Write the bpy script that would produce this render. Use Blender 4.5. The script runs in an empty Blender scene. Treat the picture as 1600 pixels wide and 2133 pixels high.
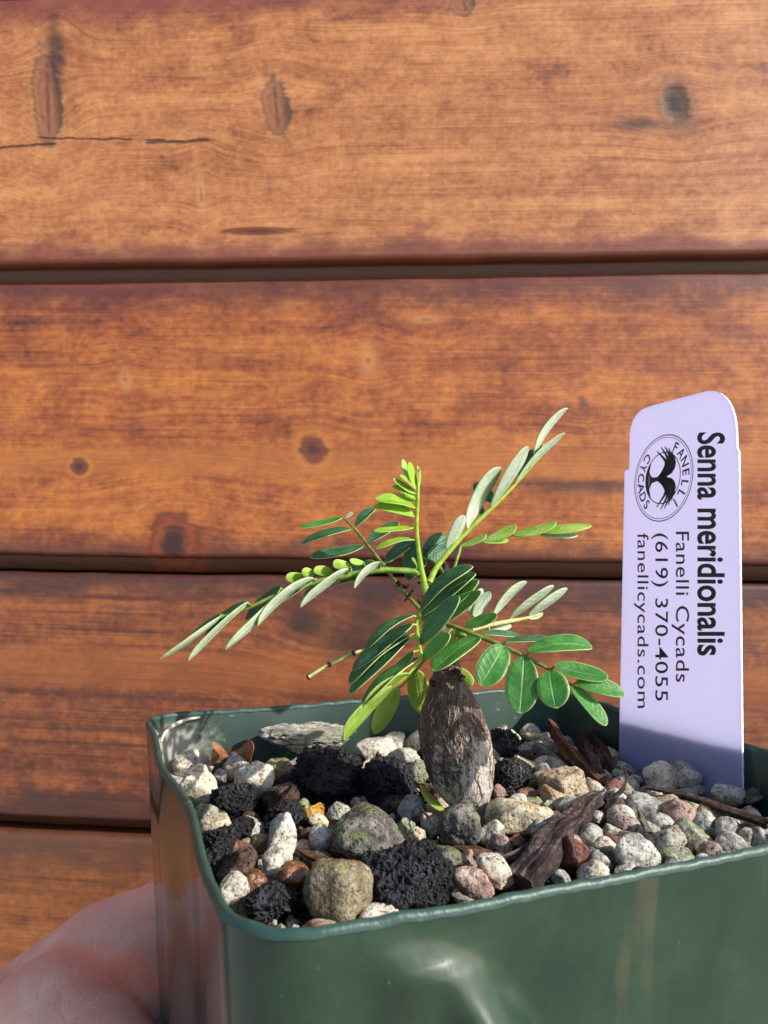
import bpy, bmesh, math, random
import numpy as np
from math import sin, cos, pi, radians, sqrt
from mathutils import Vector, Matrix, noise

# ---------------------------------------------------------------- camera, sky, sun, exposure
scene = bpy.context.scene
col = scene.collection
F = 1561.3                      # focal length in pixels of the 1600 x 2133 photograph
PITCH, ROLL = 0.05696, 0.009056
CZ = 0.1188                     # camera height above the bottom of the pot
RIM = CZ - 0.033807             # height of the pot's rim
PX0, PY0, PYAW = 0.015069, 0.131471, 0.3862   # pot centre and turn
CP, SP, CR, SR = cos(PITCH), sin(PITCH), cos(ROLL), sin(ROLL)
fwd = Vector((0, CP, SP)); upv = Vector((0, -SP, CP)); rgt = Vector((1, 0, 0))
right = rgt*CR + upv*SR; up = -rgt*SR + upv*CR
CAM = Vector((0, 0, CZ))
cd = bpy.data.cameras.new('camera'); cam = bpy.data.objects.new('camera', cd); col.objects.link(cam)
m = Matrix((right, up, -fwd)).transposed().to_4x4(); m.translation = CAM
cam.matrix_world = m
cd.sensor_fit = 'VERTICAL'; cd.sensor_height = 36; cd.lens = 36*F/2133
cd.clip_start = 0.005; cd.clip_end = 50
cd.dof.use_dof = True; cd.dof.focus_distance = 0.130; cd.dof.aperture_fstop = 56
scene.camera = cam
scene.cycles.max_bounces = 7; scene.cycles.diffuse_bounces = 4; scene.cycles.glossy_bounces = 3; scene.cycles.transmission_bounces = 4

SUN_EL, SUN_AZ = radians(31), radians(26)      # azimuth: from +X towards the camera side
w = bpy.data.worlds.new('World'); scene.world = w; w.use_nodes = True
nt = w.node_tree
sky = nt.nodes.new('ShaderNodeTexSky'); sky.sky_type = 'NISHITA'; sky.sun_disc = False
sky.sun_elevation = SUN_EL; sky.sun_rotation = radians(90) + SUN_AZ
bg = nt.nodes['Background']; bg.inputs[1].default_value = 0.14
nt.links.new(sky.outputs[0], bg.inputs[0])
sd = bpy.data.lights.new('sun', 'SUN'); sd.energy = 4.8; sd.angle = radians(0.6); sd.color = (1.0, 0.94, 0.84)
so = bpy.data.objects.new('sun', sd); col.objects.link(so)
to_sun = Vector((cos(SUN_EL)*cos(SUN_AZ), -cos(SUN_EL)*sin(SUN_AZ), sin(SUN_EL)))
so.rotation_euler = to_sun.to_track_quat('Z', 'Y').to_euler(); so.location = to_sun*2
vs = scene.view_settings
vs.view_transform = 'Standard'; vs.look = 'None'; vs.gamma = 1; vs.exposure = 0.42; vs.use_curve_mapping = False

# ---------------------------------------------------------------- geometry of the view
def ray(px, py):
    return right*((px-800)/F) + up*((1066.5-py)/F) + fwd
def at_y(px, py, y):                      # the point seen at a pixel, at world depth y
    d = ray(px, py); return CAM + d*(y/d.y)
def at_z(px, py, z):                      # the point seen at a pixel, at height z
    d = ray(px, py); return CAM + d*((z-CZ)/d.z)
cyw, syw = cos(PYAW), sin(PYAW)
def pot2w(x, y, z): return Vector((PX0+x*cyw-y*syw, PY0+x*syw+y*cyw, RIM+z))
def w2pot(p): 
    dx, dy = p.x-PX0, p.y-PY0
    return Vector((dx*cyw+dy*syw, -dx*syw+dy*cyw, p.z-RIM))

# ---------------------------------------------------------------- node helper
class S:                                  # a node socket with arithmetic
    def __init__(s, t, o): s.t, s.o = t, o
    def _m(s, op, *a):
        n = s.t.nodes.new('ShaderNodeMath'); n.operation = op
        for i, v in enumerate((s,)+a):
            if isinstance(v, S): s.t.links.new(v.o, n.inputs[i])
            else: n.inputs[i].default_value = v
        return S(s.t, n.outputs[0])
    def __add__(s, b): return s._m('ADD', b)
    __radd__ = __add__
    def __sub__(s, b): return s._m('SUBTRACT', b)
    def __rsub__(s, b): return (s*-1.0)+b
    def __mul__(s, b): return s._m('MULTIPLY', b)
    __rmul__ = __mul__
    def __truediv__(s, b): return s._m('DIVIDE', b)
    def pow(s, b): return s._m('POWER', b)
    def sqrt(s): return s._m('SQRT')
    def abs(s): return s._m('ABSOLUTE')
    def sin(s): return s._m('SINE')
    def exp(s): return s._m('EXPONENT')
    def min(s, b): return s._m('MINIMUM', b)
    def max(s, b): return s._m('MAXIMUM', b)
    def step(s, a, b, lo=0.0, hi=1.0):    # smooth map of a..b to lo..hi
        n = s.t.nodes.new('ShaderNodeMapRange'); n.interpolation_type = 'SMOOTHSTEP'
        s.t.links.new(s.o, n.inputs[0])
        if a > b: a, b, lo, hi = b, a, hi, lo
        for i, v in zip((1, 2, 3, 4), (a, b, lo, hi)): n.inputs[i].default_value = v
        return S(s.t, n.outputs[0])
class G:
    def __init__(g, name):
        g.m = bpy.data.materials.new(name); g.m.use_nodes = True; g.t = g.m.node_tree
        g.b = g.t.nodes['Principled BSDF']; g.out = g.t.nodes['Material Output']
    def n(g, typ, **k):
        n = g.t.nodes.new(typ)
        for a, v in k.items(): setattr(n, a, v)
        return n
    def coord(g, which='Object'):
        n = g.n('ShaderNodeTexCoord'); return S(g.t, n.outputs[which])
    def xyz(g, v):
        n = g.n('ShaderNodeSeparateXYZ'); g.t.links.new(v.o, n.inputs[0])
        return [S(g.t, n.outputs[i]) for i in range(3)]
    def vec(g, *a):
        n = g.n('ShaderNodeCombineXYZ')
        for i, v in enumerate(a):
            if isinstance(v, S): g.t.links.new(v.o, n.inputs[i])
            else: n.inputs[i].default_value = v
        return S(g.t, n.outputs[0])
    def vmul(g, v, a):
        n = g.n('ShaderNodeVectorMath', operation='MULTIPLY'); g.t.links.new(v.o, n.inputs[0]); n.inputs[1].default_value = a
        return S(g.t, n.outputs[0])
    def vadd(g, v, u):
        n = g.n('ShaderNodeVectorMath', operation='ADD'); g.t.links.new(v.o, n.inputs[0]); g.t.links.new(u.o, n.inputs[1])
        return S(g.t, n.outputs[0])
    def noise(g, v, scale=1, detail=3, rough=0.55, dist=0.0):
        n = g.n('ShaderNodeTexNoise'); g.t.links.new(v.o, n.inputs['Vector'])
        n.inputs['Scale'].default_value = scale; n.inputs['Detail'].default_value = detail
        n.inputs['Roughness'].default_value = rough; n.inputs['Distortion'].default_value = dist
        return S(g.t, n.outputs[0])
    def voro(g, v, scale=1, feature='F1', rnd=1.0):
        n = g.n('ShaderNodeTexVoronoi', feature=feature); g.t.links.new(v.o, n.inputs['Vector'])
        n.inputs['Scale'].default_value = scale; n.inputs['Randomness'].default_value = rnd
        return S(g.t, n.outputs['Distance'])
    def ramp(g, f, stops):
        n = g.n('ShaderNodeValToRGB'); g.t.links.new(f.o, n.inputs[0]); e = n.color_ramp.elements
        while len(e) < len(stops): e.new(0.5)
        for q, (p, c) in zip(e, stops): q.position = p; q.color = (*c, 1)
        return S(g.t, n.outputs[0])
    def mix(g, f, a, b, mode='MIX'):
        n = g.n('ShaderNodeMix', data_type='RGBA', blend_type=mode)
        for s, v in ((n.inputs[0], f), (n.inputs[6], a), (n.inputs[7], b)):
            if isinstance(v, S): g.t.links.new(v.o, s)
            elif isinstance(v, (int, float)): s.default_value = v
            else: s.default_value = (*v, 1)
        return S(g.t, n.outputs[2])
    def rnd(g): n = g.n('ShaderNodeObjectInfo'); return S(g.t, n.outputs['Random'])
    def set(g, **k):
        for a, v in k.items():
            s = g.b.inputs[a.replace('_', ' ')]
            if isinstance(v, S): g.t.links.new(v.o, s)
            elif isinstance(v, tuple) and len(v) == 3 and s.type == 'RGBA': s.default_value = (*v, 1)
            else: s.default_value = v
    def bump(g, h, dist, strength=1.0):
        n = g.n('ShaderNodeBump'); g.t.links.new(h.o, n.inputs['Height'])
        n.inputs['Distance'].default_value = dist; n.inputs['Strength'].default_value = strength
        g.t.links.new(n.outputs[0], g.b.inputs['Normal']); return n
    def translucent(g, colr, fac):
        t = g.n('ShaderNodeBsdfTranslucent')
        if isinstance(colr, S): g.t.links.new(colr.o, t.inputs[0])
        else: t.inputs[0].default_value = (*colr, 1)
        mx = g.n('ShaderNodeMixShader')
        if isinstance(fac, S): g.t.links.new(fac.o, mx.inputs[0])
        else: mx.inputs[0].default_value = fac
        g.t.links.new(g.b.outputs[0], mx.inputs[1]); g.t.links.new(t.outputs[0], mx.inputs[2])
        g.t.links.new(mx.outputs[0], g.out.inputs[0])

def lin(r, g_, b):                         # 8-bit sRGB to linear
    f = lambda c: ((c/255+0.055)/1.055)**2.4 if c > 10 else c/255/12.92
    return (f(r), f(g_), f(b))

# ---------------------------------------------------------------- object helper
def mesh_obj(name, verts, faces, mats, parent=None, smooth=True, fmat=None, uv=None):
    me = bpy.data.meshes.new(name); me.from_pydata([tuple(v) for v in verts], [], [tuple(f) for f in faces])
    for mt in (mats if isinstance(mats, (list, tuple)) else [mats]): me.materials.append(mt)
    if smooth: me.polygons.foreach_set('use_smooth', [True]*len(me.polygons))
    if fmat is not None: me.polygons.foreach_set('material_index', fmat)
    if uv is not None:
        l = me.uv_layers.new(name='UVMap'); idx = np.empty(len(me.loops), dtype=np.int32)
        me.loops.foreach_get('vertex_index', idx)
        l.data.foreach_set('uv', np.asarray(uv, dtype=np.float32)[idx].ravel())
    me.validate(); me.update()
    o = bpy.data.objects.new(name, me); col.objects.link(o)
    if parent: o.parent = parent
    return o
def empty(name, loc=(0, 0, 0), rot=(0, 0, 0)):
    o = bpy.data.objects.new(name, None); col.objects.link(o); o.location = loc; o.rotation_euler = rot
    o.empty_display_size = 0.01
    return o
def tag(o, label=None, cat=None, group=None, kind=None):
    if label: o['label'] = label
    if cat: o['category'] = cat
    if group: o['group'] = group
    if kind: o['kind'] = kind
    return o
def localise(o, origin):                   # move a mesh's origin to a point
    o.data.transform(Matrix.Translation(-Vector(origin))); o.location = origin
    return o
def grid_faces(nu, nv, wrap_u=False, wrap_v=False, off=0):
    fs = []
    for i in range(nu if wrap_u else nu-1):
        for j in range(nv if wrap_v else nv-1):
            a, b = i, (i+1) % nu; c, d = j, (j+1) % nv
            fs.append((off+a*nv+c, off+b*nv+c, off+b*nv+d, off+a*nv+d))
    return fs
def fbm(p, s, o=3):
    return noise.fractal(Vector(p)*s, 1.0, 2.0, o, noise_basis='PERLIN_ORIGINAL')
def catmull(pts, n):
    pts = [Vector(p) for p in pts]; P = [pts[0]*2-pts[1]]+pts+[pts[-1]*2-pts[-2]]; out = []
    for i in range(len(pts)-1):
        a, b, c, d = P[i:i+4]
        for k in range(n):
            t = k/n
            out.append(0.5*((2*b)+(c-a)*t+(2*a-5*b+4*c-d)*t*t+(3*b-a-3*c+d)*t**3))
    out.append(pts[-1]); return out
def tube(pts, radii, seg=10, n=6, wob=0.0, flat=1.0, seed=0, flat_axis=None, groove=0.0):
    P = catmull(pts, n); N = len(P); R = np.interp(np.linspace(0, 1, N), np.linspace(0, 1, len(radii)), radii)
    vs_, ref = [], Vector(flat_axis) if flat_axis else Vector((0.13, -0.3, 0.94))
    for i, p in enumerate(P):
        t = (P[min(i+1, N-1)]-P[max(i-1, 0)]).normalized()
        a = t.cross(ref).normalized(); b = a.cross(t).normalized()
        for k in range(seg):
            an = 2*pi*k/seg; rr = R[i]
            if wob: rr *= 1+wob*noise.noise(Vector((cos(an)*1.3+seed, sin(an)*1.3, i/N*5+seed*3)))*2
            if groove: rr *= 1+groove*noise.noise(Vector((cos(an)*3.5+seed*7, sin(an)*3.5, i/N*1.2)))*2
            vs_.append(p+a*cos(an)*rr+b*sin(an)*rr*flat)
    fs = grid_faces(N, seg, wrap_v=True)
    vs_.append(P[0]); vs_.append(P[-1]); A, B = len(vs_)-2, len(vs_)-1
    for k in range(seg):
        fs.append((A, (k+1) % seg, k)); fs.append((B, (N-1)*seg+k, (N-1)*seg+(k+1) % seg))
    return vs_, fs

# ---------------------------------------------------------------- wooden wall
WALL_D, WYAW, WROLL = 0.36, 0.07458, -0.0043
wall = empty('wooden_wall', (0, WALL_D, CZ), (0, 0, 0))
wx = Vector((cos(WYAW), -sin(WYAW), sin(WROLL))).normalized()
wn = wx.cross(Vector((0, 0, 1))).normalized()*1.0       # towards the camera
wz = wn.cross(wx)*-1.0
if wz.z < 0: wz = -wz
wy = wz.cross(wx)                                        # away from the camera
WM = Matrix((wx, wy, wz)).transposed().to_4x4(); WM.translation = Vector((0, WALL_D, CZ))
wall.matrix_world = WM; WMI = WM.inverted()
tag(wall, 'brown stained wooden wall of wide horizontal boards with dark gaps', 'wall')
def wall_pt(px, py):                       # photograph pixel to wall coordinates (x along, z up)
    d = ray(px, py); t = (Vector((0, WALL_D, CZ))-CAM).dot(wy)/d.dot(wy)
    q = WMI @ (CAM+d*t); return q.x, q.z

def wood(name, dark, mid, light, edge, zt, zb, knots, seed, crack=None, band=None, ringy=0.3):
    g = G(name); P = g.coord('Object'); x, y, z = g.xyz(P)
    zz = z
    lowf = g.noise(g.vec(x*4.0+seed, 0.0, z*10.0), 1, 2)
    for (px, py, rx, ry, kind) in knots:
        kx, kz = wall_pt(px, py); rx *= WALL_D/F; ry *= WALL_D/F
        wxr, wzr = rx*1.8+0.004, ry*1.5+0.004
        d2 = ((x-kx)/wxr).pow(2.0)+((z-kz)/wzr).pow(2.0)
        zz = zz-((z-kz)*0.5*((d2*-0.9).exp()))
    zz = zz+(lowf-0.5)*0.0018+x*0.010
    n1 = g.noise(g.vec(x*5.0+seed*3, seed, zz*120.0), 1, 4, 0.62)
    n2 = g.noise(g.vec(x*16.0, seed, zz*800.0), 1, 3, 0.6)
    n0 = g.noise(g.vec(x*3.0, seed*2.0, zz*26.0), 1, 2)
    chat = g.noise(g.vec(x*330.0, seed, z*55.0), 1, 2)
    blot = g.noise(g.vec(x*45.0, seed, z*75.0), 1, 4, 0.65)
    mott = g.noise(g.vec(x*260.0, seed, z*340.0), 1, 3, 0.7)
    ring = ((zz*760.0+n0*9.0+n1*2.0).sin()*0.5+0.5).pow(4.0)*g.noise(g.vec(x*5.0+seed, 3.0, z*14.0), 1, 2).step(0.42, 0.68)*blot.step(0.35, 0.6)
    t = n1*0.27+n2*0.27+n0*0.20+blot*0.46+chat*0.08+mott*0.36-0.32
    t = t-ring*ringy*0.35
    c = g.ramp(t, [(0.28, dark), (0.45, mid), (0.64, light)])
    if band:                               # a lighter streak of sapwood along the board
        _, bz = wall_pt(800, band[0]); hw = band[1]*WALL_D/F
        bm_ = (((z-bz+(n0-0.5)*0.010)/hw).abs()).step(1.0, 0.35)*band[2]
        c = g.mix(bm_, c, band[3])
    # stain collected along the board's edges
    en = (blot-0.5)*0.022+(n0-0.5)*0.016
    e1 = ((z*-1.0+zt)+en).step(0.022, 0.003); e2 = ((z-zb)+en).step(0.017, 0.003)
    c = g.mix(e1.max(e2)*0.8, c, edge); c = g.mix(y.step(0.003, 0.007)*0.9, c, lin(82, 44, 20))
    # darker latewood dashes
    dash = g.noise(g.vec(x*16.0+9.0, seed, zz*260.0), 1, 2).step(0.63, 0.74)*g.noise(g.vec(x*10.0, seed+4, z*30.0), 1, 1).step(0.45, 0.62)
    c = g.mix(dash*0.4, c, tuple(v*0.45 for v in dark))
    hgt = n2*0.5+chat*0.15+n1*0.4+mott*0.3
    for (px, py, rx, ry, kind) in knots:
        kx, kz = wall_pt(px, py); rx *= WALL_D/F; ry *= WALL_D/F
        d = (((x-kx+(z-kz)*0.12+(n0-0.5)*rx*1.5)/rx).pow(2.0)+((z-kz)/ry).pow(2.0)).sqrt()+(blot-0.5)*1.1+(n2-0.5)*0.5
        if kind == 'pale':
            c = g.mix((d+(mott-0.5)*1.2).step(1.5, 0.2)*0.5, c, lin(205, 145, 84)); c = g.mix((d+(n2-0.5)*0.8).step(0.4, 0.1)*0.5, c, lin(96, 56, 32))
        elif kind == 'blot':
            c = g.mix(d.step(1.5, 0.2)*0.75, c, lin(52, 30, 24))
        elif kind == 'soft':
            c = g.mix(d.step(1.7, 1.2)*0.35, c, lin(196, 124, 58)); c = g.mix(d.step(1.15, 0.75)*0.85, c, lin(98, 42, 22))
            c = g.mix(d.step(0.6, 0.1)*0.7, c, lin(55, 24, 18))
        elif kind == 'red':
            c = g.mix(d.step(1.3, 0.9)*0.85, c, lin(138, 60, 24)); c = g.mix(((d*9.0).sin()*0.5+0.5).pow(3.0)*d.step(1.2, 0.9)*0.5, c, lin(60, 26, 16)); c = g.mix(d.step(0.7, 0.3)*0.9, c, lin(44, 20, 18))
        elif kind == 'branch':
            c = g.mix(d.step(1.5, 1.05)*0.35, c, lin(205, 150, 100))
            c = g.mix((d+(mott-0.5)*0.7).step(1.35, 0.95)*0.55, c, lin(88, 50, 32)); c = g.mix((d+(mott-0.5)*0.7).step(1.0, 0.6)*0.85, c, lin(158, 98, 60)); c = g.mix(((d*14.0).sin()*0.5+0.5).pow(3.0)*d.step(1.5, 1.1)*0.35, c, lin(90, 50, 32)); c = g.mix((x-kx+(z-kz)*0.12).step(rx*0.3, rx*0.9)*d.step(1.5, 0.7)*0.6, c, lin(50, 32, 24))
            c = g.mix((((x-kx)/rx+(z-kz)/ry*0.25).abs()).step(0.22, 0.02)*d.step(0.9, 0.6)*0.5, c, lin(60, 38, 30))
            hgt = hgt-d.step(1.15, 0.5)*0.5
        else:                              # an open knot hole
            c = g.mix(d.step(1.9, 1.2)*0.5, c, lin(120, 76, 52))
            c = g.mix(d.step(1.25, 0.75)*0.85, c, lin(84, 54, 36)); c = g.mix(((d+(n2-0.5)*1.2)).step(0.75, 0.2)*0.9, c, lin(36, 24, 18)); hgt = hgt-d.step(1.2, 0.4)*1.2
    if crack:
        for (xa, ya, xb, yb, wd) in crack:
            ax, az = wall_pt(xa, ya); bx, bz = wall_pt(xb, yb)
            line = az+(x-ax)*((bz-az)/(bx-ax))+(g.noise(g.vec(x*90.0, 2.0, 0.0), 1, 3)-0.5)*0.0035
            k = ((z-line).abs()).step(wd*WALL_D/F, wd*0.25*WALL_D/F)*(x.step(min(ax, bx)-0.004, min(ax, bx)))*(x.step(max(ax, bx)+0.004, max(ax, bx)))
            k = k*g.noise(g.vec(x*60.0, 5.0, 0.0), 1, 2).step(0.3, 0.5)
            c = g.mix(k*0.85, c, lin(52, 28, 24)); hgt = hgt-k*2.5
    g.set(Base_Color=c, Roughness=blot.step(0.2, 0.8, 0.42, 0.56), Specular_IOR_Level=0.6)
    g.set(Coat_Weight=0.35, Coat_Roughness=0.38)
    g.bump(hgt, 0.0006, 0.7)
    return g.m

EDGE = lin(112, 54, 50)
PL = [  # top, bottom (wall z), colours, knots, extras
    (0.287, 0.1455, wood('wood_tan', lin(84, 44, 24), lin(166, 100, 54), lin(204, 140, 84), lin(116, 52, 44), 0.287, 0.1455,
        [(100, 205, 30, 105, 'branch'), (575, 218, 28, 62, 'branch'), (1410, 218, 30, 46, 'hole'), (968, 8, 26, 26, 'branch'),
         (420, 400, 10, 55, 'pale'), (1330, 258, 60, 14, 'blot'), (560, 480, 90, 10, 'soft'), (118, 110, 20, 95, 'blot')], 3.1,
        crack=[(0, 308, 105, 300, 4), (85, 287, 330, 292, 3), (300, 297, 440, 293, 5)], ringy=0.28)),
    (0.1356, -0.0022, wood('wood_orange', lin(78, 32, 14), lin(150, 76, 30), lin(196, 118, 48), lin(82, 36, 34), 0.1356, -0.0022,
        [(650, 935, 30, 36, 'soft'), (165, 972, 20, 19, 'soft'), (375, 1130, 62, 70, 'red'), (262, 790, 17, 26, 'pale'),
         (765, 752, 20, 40, 'pale'), (1220, 1015, 110, 16, 'blot'), (880, 665, 40, 10, 'pale'), (1215, 838, 12, 16, 'blot')], 7.7,
        band=(965, 42, 0.55, lin(180, 108, 46)), ringy=0.06)),
    (-0.0110, -0.1298, wood('wood_brown', lin(48, 22, 14), lin(108, 53, 29), lin(160, 90, 42), lin(64, 32, 28), -0.0110, -0.1298,
        [(800, 1265, 75, 55, 'blot'), (730, 1330, 90, 50, 'blot'), (640, 1290, 40, 40, 'blot')], 11.3,
        band=(1405, 60, 0.5, lin(160, 90, 40)), ringy=0.5)),
    (-0.1376, -0.2640, wood('wood_golden', lin(80, 40, 18), lin(126, 70, 32), lin(160, 98, 46), lin(78, 46, 36), -0.1376, -0.2640, [], 17.9, ringy=0.7)),
]
XL, XR, NX = -0.62, 0.62, 90
GAPS = [0.0099, 0.0088, 0.0078, 0.008]
for (zt, zb, mt), gp in zip(PL, GAPS):
    prof = []
    R_ = 0.0026
    prof.append((0.016, zt)); 
    for k in range(7): a = k/6*pi/2; prof.append((R_-R_*sin(a), zt-R_+R_*cos(a)))
    for k in range(1, 12): prof.append((0.0, zt-R_+(zb-zt+2*R_)*k/12))
    for k in range(7): a = k/6*pi/2; prof.append((R_-R_*cos(a), zb+R_-R_*sin(a)))
    prof += [(0.0088, zb-0.0003), (0.0092, zb-0.0010), (0.0092, zb-gp+0.0019), (0.0102, zb-gp+0.0013), (0.016, zb-gp+0.0011)]
    V = []
    for i in range(NX):
        xx = XL+(XR-XL)*i/(NX-1)
        for (yy, zc) in prof:
            dz = 0.0007*noise.noise(Vector((xx*9, zc*40, 1.7)))+0.0005*noise.noise(Vector((xx*40, zc*20, 4.7)))
            dy = 0.0006*noise.noise(Vector((xx*7, zc*30, 9.1)))
            V.append((xx, yy+dy, zc+dz))
    mesh_obj('plank', V, [f[::-1] for f in grid_faces(NX, len(prof))], mt, wall)
pitch_ = 0.1336
for k in list(range(1, 6))+[-1, -2]:       # the wall goes on above and below
    mt = PL[(3+k*2) % 4][2]
    src = [o_ for o_ in wall.children if o_.name.startswith('plank')][3 if k > 0 else 0]
    o_ = src.copy(); col.objects.link(o_); o_.parent = wall; o_.location = (0.13*((k*7) % 3), 0, -pitch_*k if k > 0 else -0.1513*k)
g = G('wall_cavity'); g.set(Base_Color=(0.015, 0.009, 0.006), Roughness=0.9); cav = g.m
mesh_obj('backing', [(XL, 0.018, -0.96), (XR, 0.018, -0.96), (XR, 0.018, 0.58), (XL, 0.018, 0.58)], [(0, 1, 2, 3)], cav, wall, smooth=False)

g = G('paving'); P = g.coord('Object'); n1 = g.noise(P, 6, 5, 0.65)
g.set(Base_Color=g.ramp(n1, [(0.3, (0.30, 0.28, 0.25)), (0.7, (0.42, 0.40, 0.36))]), Roughness=0.9); g.bump(n1, 0.01, 0.4)
gr_ = mesh_obj('ground', [(-30, -30, 0), (30, -30, 0), (30, 30, 0), (-30, 30, 0)], [(0, 1, 2, 3)], g.m, None, False); gr_.location = (0, 0, CZ-0.94)  # added sheet below the view that bounces sunlight upward
tag(gr_, kind='structure')

# ---------------------------------------------------------------- green plastic pot
SIDE, CRAD = 0.05, 0.0085
def front_px(px, py):                      # photograph pixel to the front side of the pot
    d = ray(px, py); nf_ = Vector((syw, -cyw, 0)); p0 = pot2w(0, -0.0488, 0)
    q = w2pot(CAM+d*((p0-CAM).dot(nf_)/d.dot(nf_))); return (q.x, q.z)
GLARE_FOLDS = [(front_px(880, 1952), 0.0026, 0.0062), (front_px(985, 2025), 0.0045, 0.0040)]   # folds shaped to catch the sun as glare on the front side
def pot_mat(name, inside):
    g = G(name); P = g.coord('Object'); x, y, z = g.xyz(P)
    n1 = g.noise(P, 60, 5, 0.6); n2 = g.noise(P, 420, 4, 0.7); n3 = g.noise(g.vec(x*900.0, y*900.0, z*140.0), 1, 3)
    n4 = g.noise(P, 25, 3)
    base = g.ramp(n1, [(0.3, (0.005, 0.021, 0.013)), (0.6, (0.010, 0.034, 0.020)), (0.8, (0.019, 0.050, 0.029))])
    if inside:
        sp = n2.step(0.62, 0.74)*n1.step(0.40, 0.62)
        topm = z.step(RIM-0.006, RIM-0.0005)
        film = n4.step(0.35, 0.7)*0.45+topm*0.15
        base = g.mix(film, base, (0.075, 0.115, 0.11)); base = g.mix(sp*0.7, base, (0.5, 0.5, 0.46))
        # crust of dried minerals in the far left corner
        q = ((x+0.049).pow(2.0)+(y-0.045).pow(2.0)).sqrt()
        cr = (q+(n2-0.5)*0.02+(n1-0.5)*0.012).step(0.016, 0.005)*z.step(RIM-0.001, RIM-0.004)
        base = g.mix(cr*0.55, base, (0.55, 0.54, 0.47))
        g.set(Base_Color=base, Roughness=n1.step(0.3, 0.7, 0.34, 0.55), Specular_IOR_Level=0.45)
    else:
        drip = g.noise(g.vec(x*170.0, y*170.0, z*28.0), 1, 3).step(0.60, 0.70)*n4.step(0.5, 0.65)
        base = g.mix(drip*0.16, base, (0.20, 0.13, 0.06))
        film = g.noise(P, 45, 6, 0.7).step(0.42, 0.75)*0.42
        fx = y.step(-0.040, -0.047)        # the front side is paler, speckled and rougher than the others
        base = g.mix((film*0.30+0.02)*fx, base, (0.13, 0.19, 0.10))
        sp = n2.step(0.70, 0.76)*n1.step(0.5, 0.62)*fx
        base = g.mix(sp*0.6, base, (0.5, 0.5, 0.45))
        g.set(Base_Color=base, Roughness=(n1.step(0.3, 0.7, 0.06, 0.12)+fx*0.17), Specular_IOR_Level=0.6)
    g.bump(n3*0.4+n1, 0.00025, 0.35)
    return g.m
pot_out, pot_in = pot_mat('pot_plastic_outside', False), pot_mat('pot_plastic_inside', True)
g = G('pot_rim_plastic'); P = g.coord('Object'); n1 = g.noise(P, 500, 4, 0.7)
g.set(Base_Color=g.mix(n1.step(0.60, 0.74)*0.4, (0.035, 0.085, 0.072), (0.5, 0.52, 0.48)), Roughness=0.40, Specular_IOR_Level=0.42)
g.bump(n1, 0.0003, 0.5); g.translucent((0.10, 0.26, 0.22), 0.2); pot_rim = g.m

pot = empty('plant_pot', pot2w(0, 0, -RIM), (0, 0, PYAW))
tag(pot, 'square dark green plastic nursery pot filled with gravel, held in a hand', 'plant pot')
def outline(h, r, n_c=12, n_s=120):
    pts = []
    for k, a0 in enumerate((0, 90, 180, 270)):
        a = radians(a0); cx, cy = [(1, 1), (-1, 1), (-1, -1), (1, -1)][k]
        for i in range(n_c): 
            b = a+pi/2*i/(n_c-1); pts.append((cx*(h-r)+r*cos(b), cy*(h-r)+r*sin(b), cos(b), sin(b)))
        p0 = pts[-1]; b = a+pi/2; nx_, ny_ = [(-1, 1), (-1, -1), (1, -1), (1, 1)][k]
        q = (nx_*(h-r)+r*cos(b), ny_*(h-r)+r*sin(b))
        for i in range(1, n_s):
            t = i/n_s; pts.append((p0[0]+(q[0]-p0[0])*t, p0[1]+(q[1]-p0[1])*t, cos(b), sin(b)))
    return pts
def warp(x, y, z, nx_, ny_):               # soft plastic: sides bow a little; the front carries the added glare folds
    t = max(0.0, 1-(z-(RIM-0.03))/-0.05) if z < RIM-0.03 else 1.0
    if abs(nx_) > 0.999 or abs(ny_) > 0.999:
        s = y if abs(nx_) > 0.999 else x
        b = cos(s/0.042*pi/2)
        k = 0.0007
        if ny_ < -0.999: k = 0.0004
        if nx_ < -0.999: k = -0.0002+0.0008*sin(s*120)
        x += nx_*k*b; y += ny_*k*b
        if ny_ < -0.999:                   # folds added to the front side for a sun glare
            zz = z-RIM
            for (bx_, bz_), h_, wx_ in GLARE_FOLDS:   # a shoulder tilted to mirror the sun, then a long easy return
                t_ = bz_-zz-(x-bx_)*0.25+0.0006*noise.noise(Vector((x*240, 0, 7)))
                k_ = 0.83*(sqrt(t_*t_+4e-7)+t_)/2
                e_ = t_-h_; k_ -= (0.83+0.18)*(sqrt(e_*e_+6e-7)+e_)/2
                e_ = t_-h_*5.6; k_ += 0.18*(sqrt(e_*e_+4e-6)+e_)/2
                y -= max(0.0, k_)*math.exp(-(abs((x-bx_-t_*0.3)/wx_))**3.6)
            y -= 0.0002*noise.noise(Vector((x*90, zz*90, 5.1)))
    dz = 0.0004*noise.noise(Vector((x*22, y*22, 3.3)))+0.00012*noise.noise(Vector((x*80, y*80, 1.3)))
    return x, y, dz
TH = 0.0008
def shell(levels, inset):
    V, NP = [], 0
    for (z, sc) in levels:
        pts = outline(SIDE*sc-inset, CRAD*(0.75+0.25*sc)-inset); NP = len(pts)
        for (x, y, nx_, ny_) in pts:
            X, Y, dz = warp(x, y, z, nx_, ny_); V.append((X, Y, z+dz*max(0, 1-(RIM-z)/0.03)))
    return V, NP
def scal(z): return 1-(RIM-z)*1.35
zs = [RIM-0.0005, RIM-0.0015, RIM-0.003, RIM-0.0045]+[RIM-0.0055-0.0005*i for i in range(65)]+[RIM-0.038-0.006*i for i in range(8)]
zs = [z for z in zs if z > 0.0015]+[0.0015]
V, NP = shell([(z, scal(z)) for z in zs], 0)
F_ = [f[::-1] for f in grid_faces(len(zs), NP, wrap_v=True)]
V += [(x, y, 0.0) for (x, y, z) in V[-NP:]]; b0 = (len(zs))*NP; 
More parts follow.
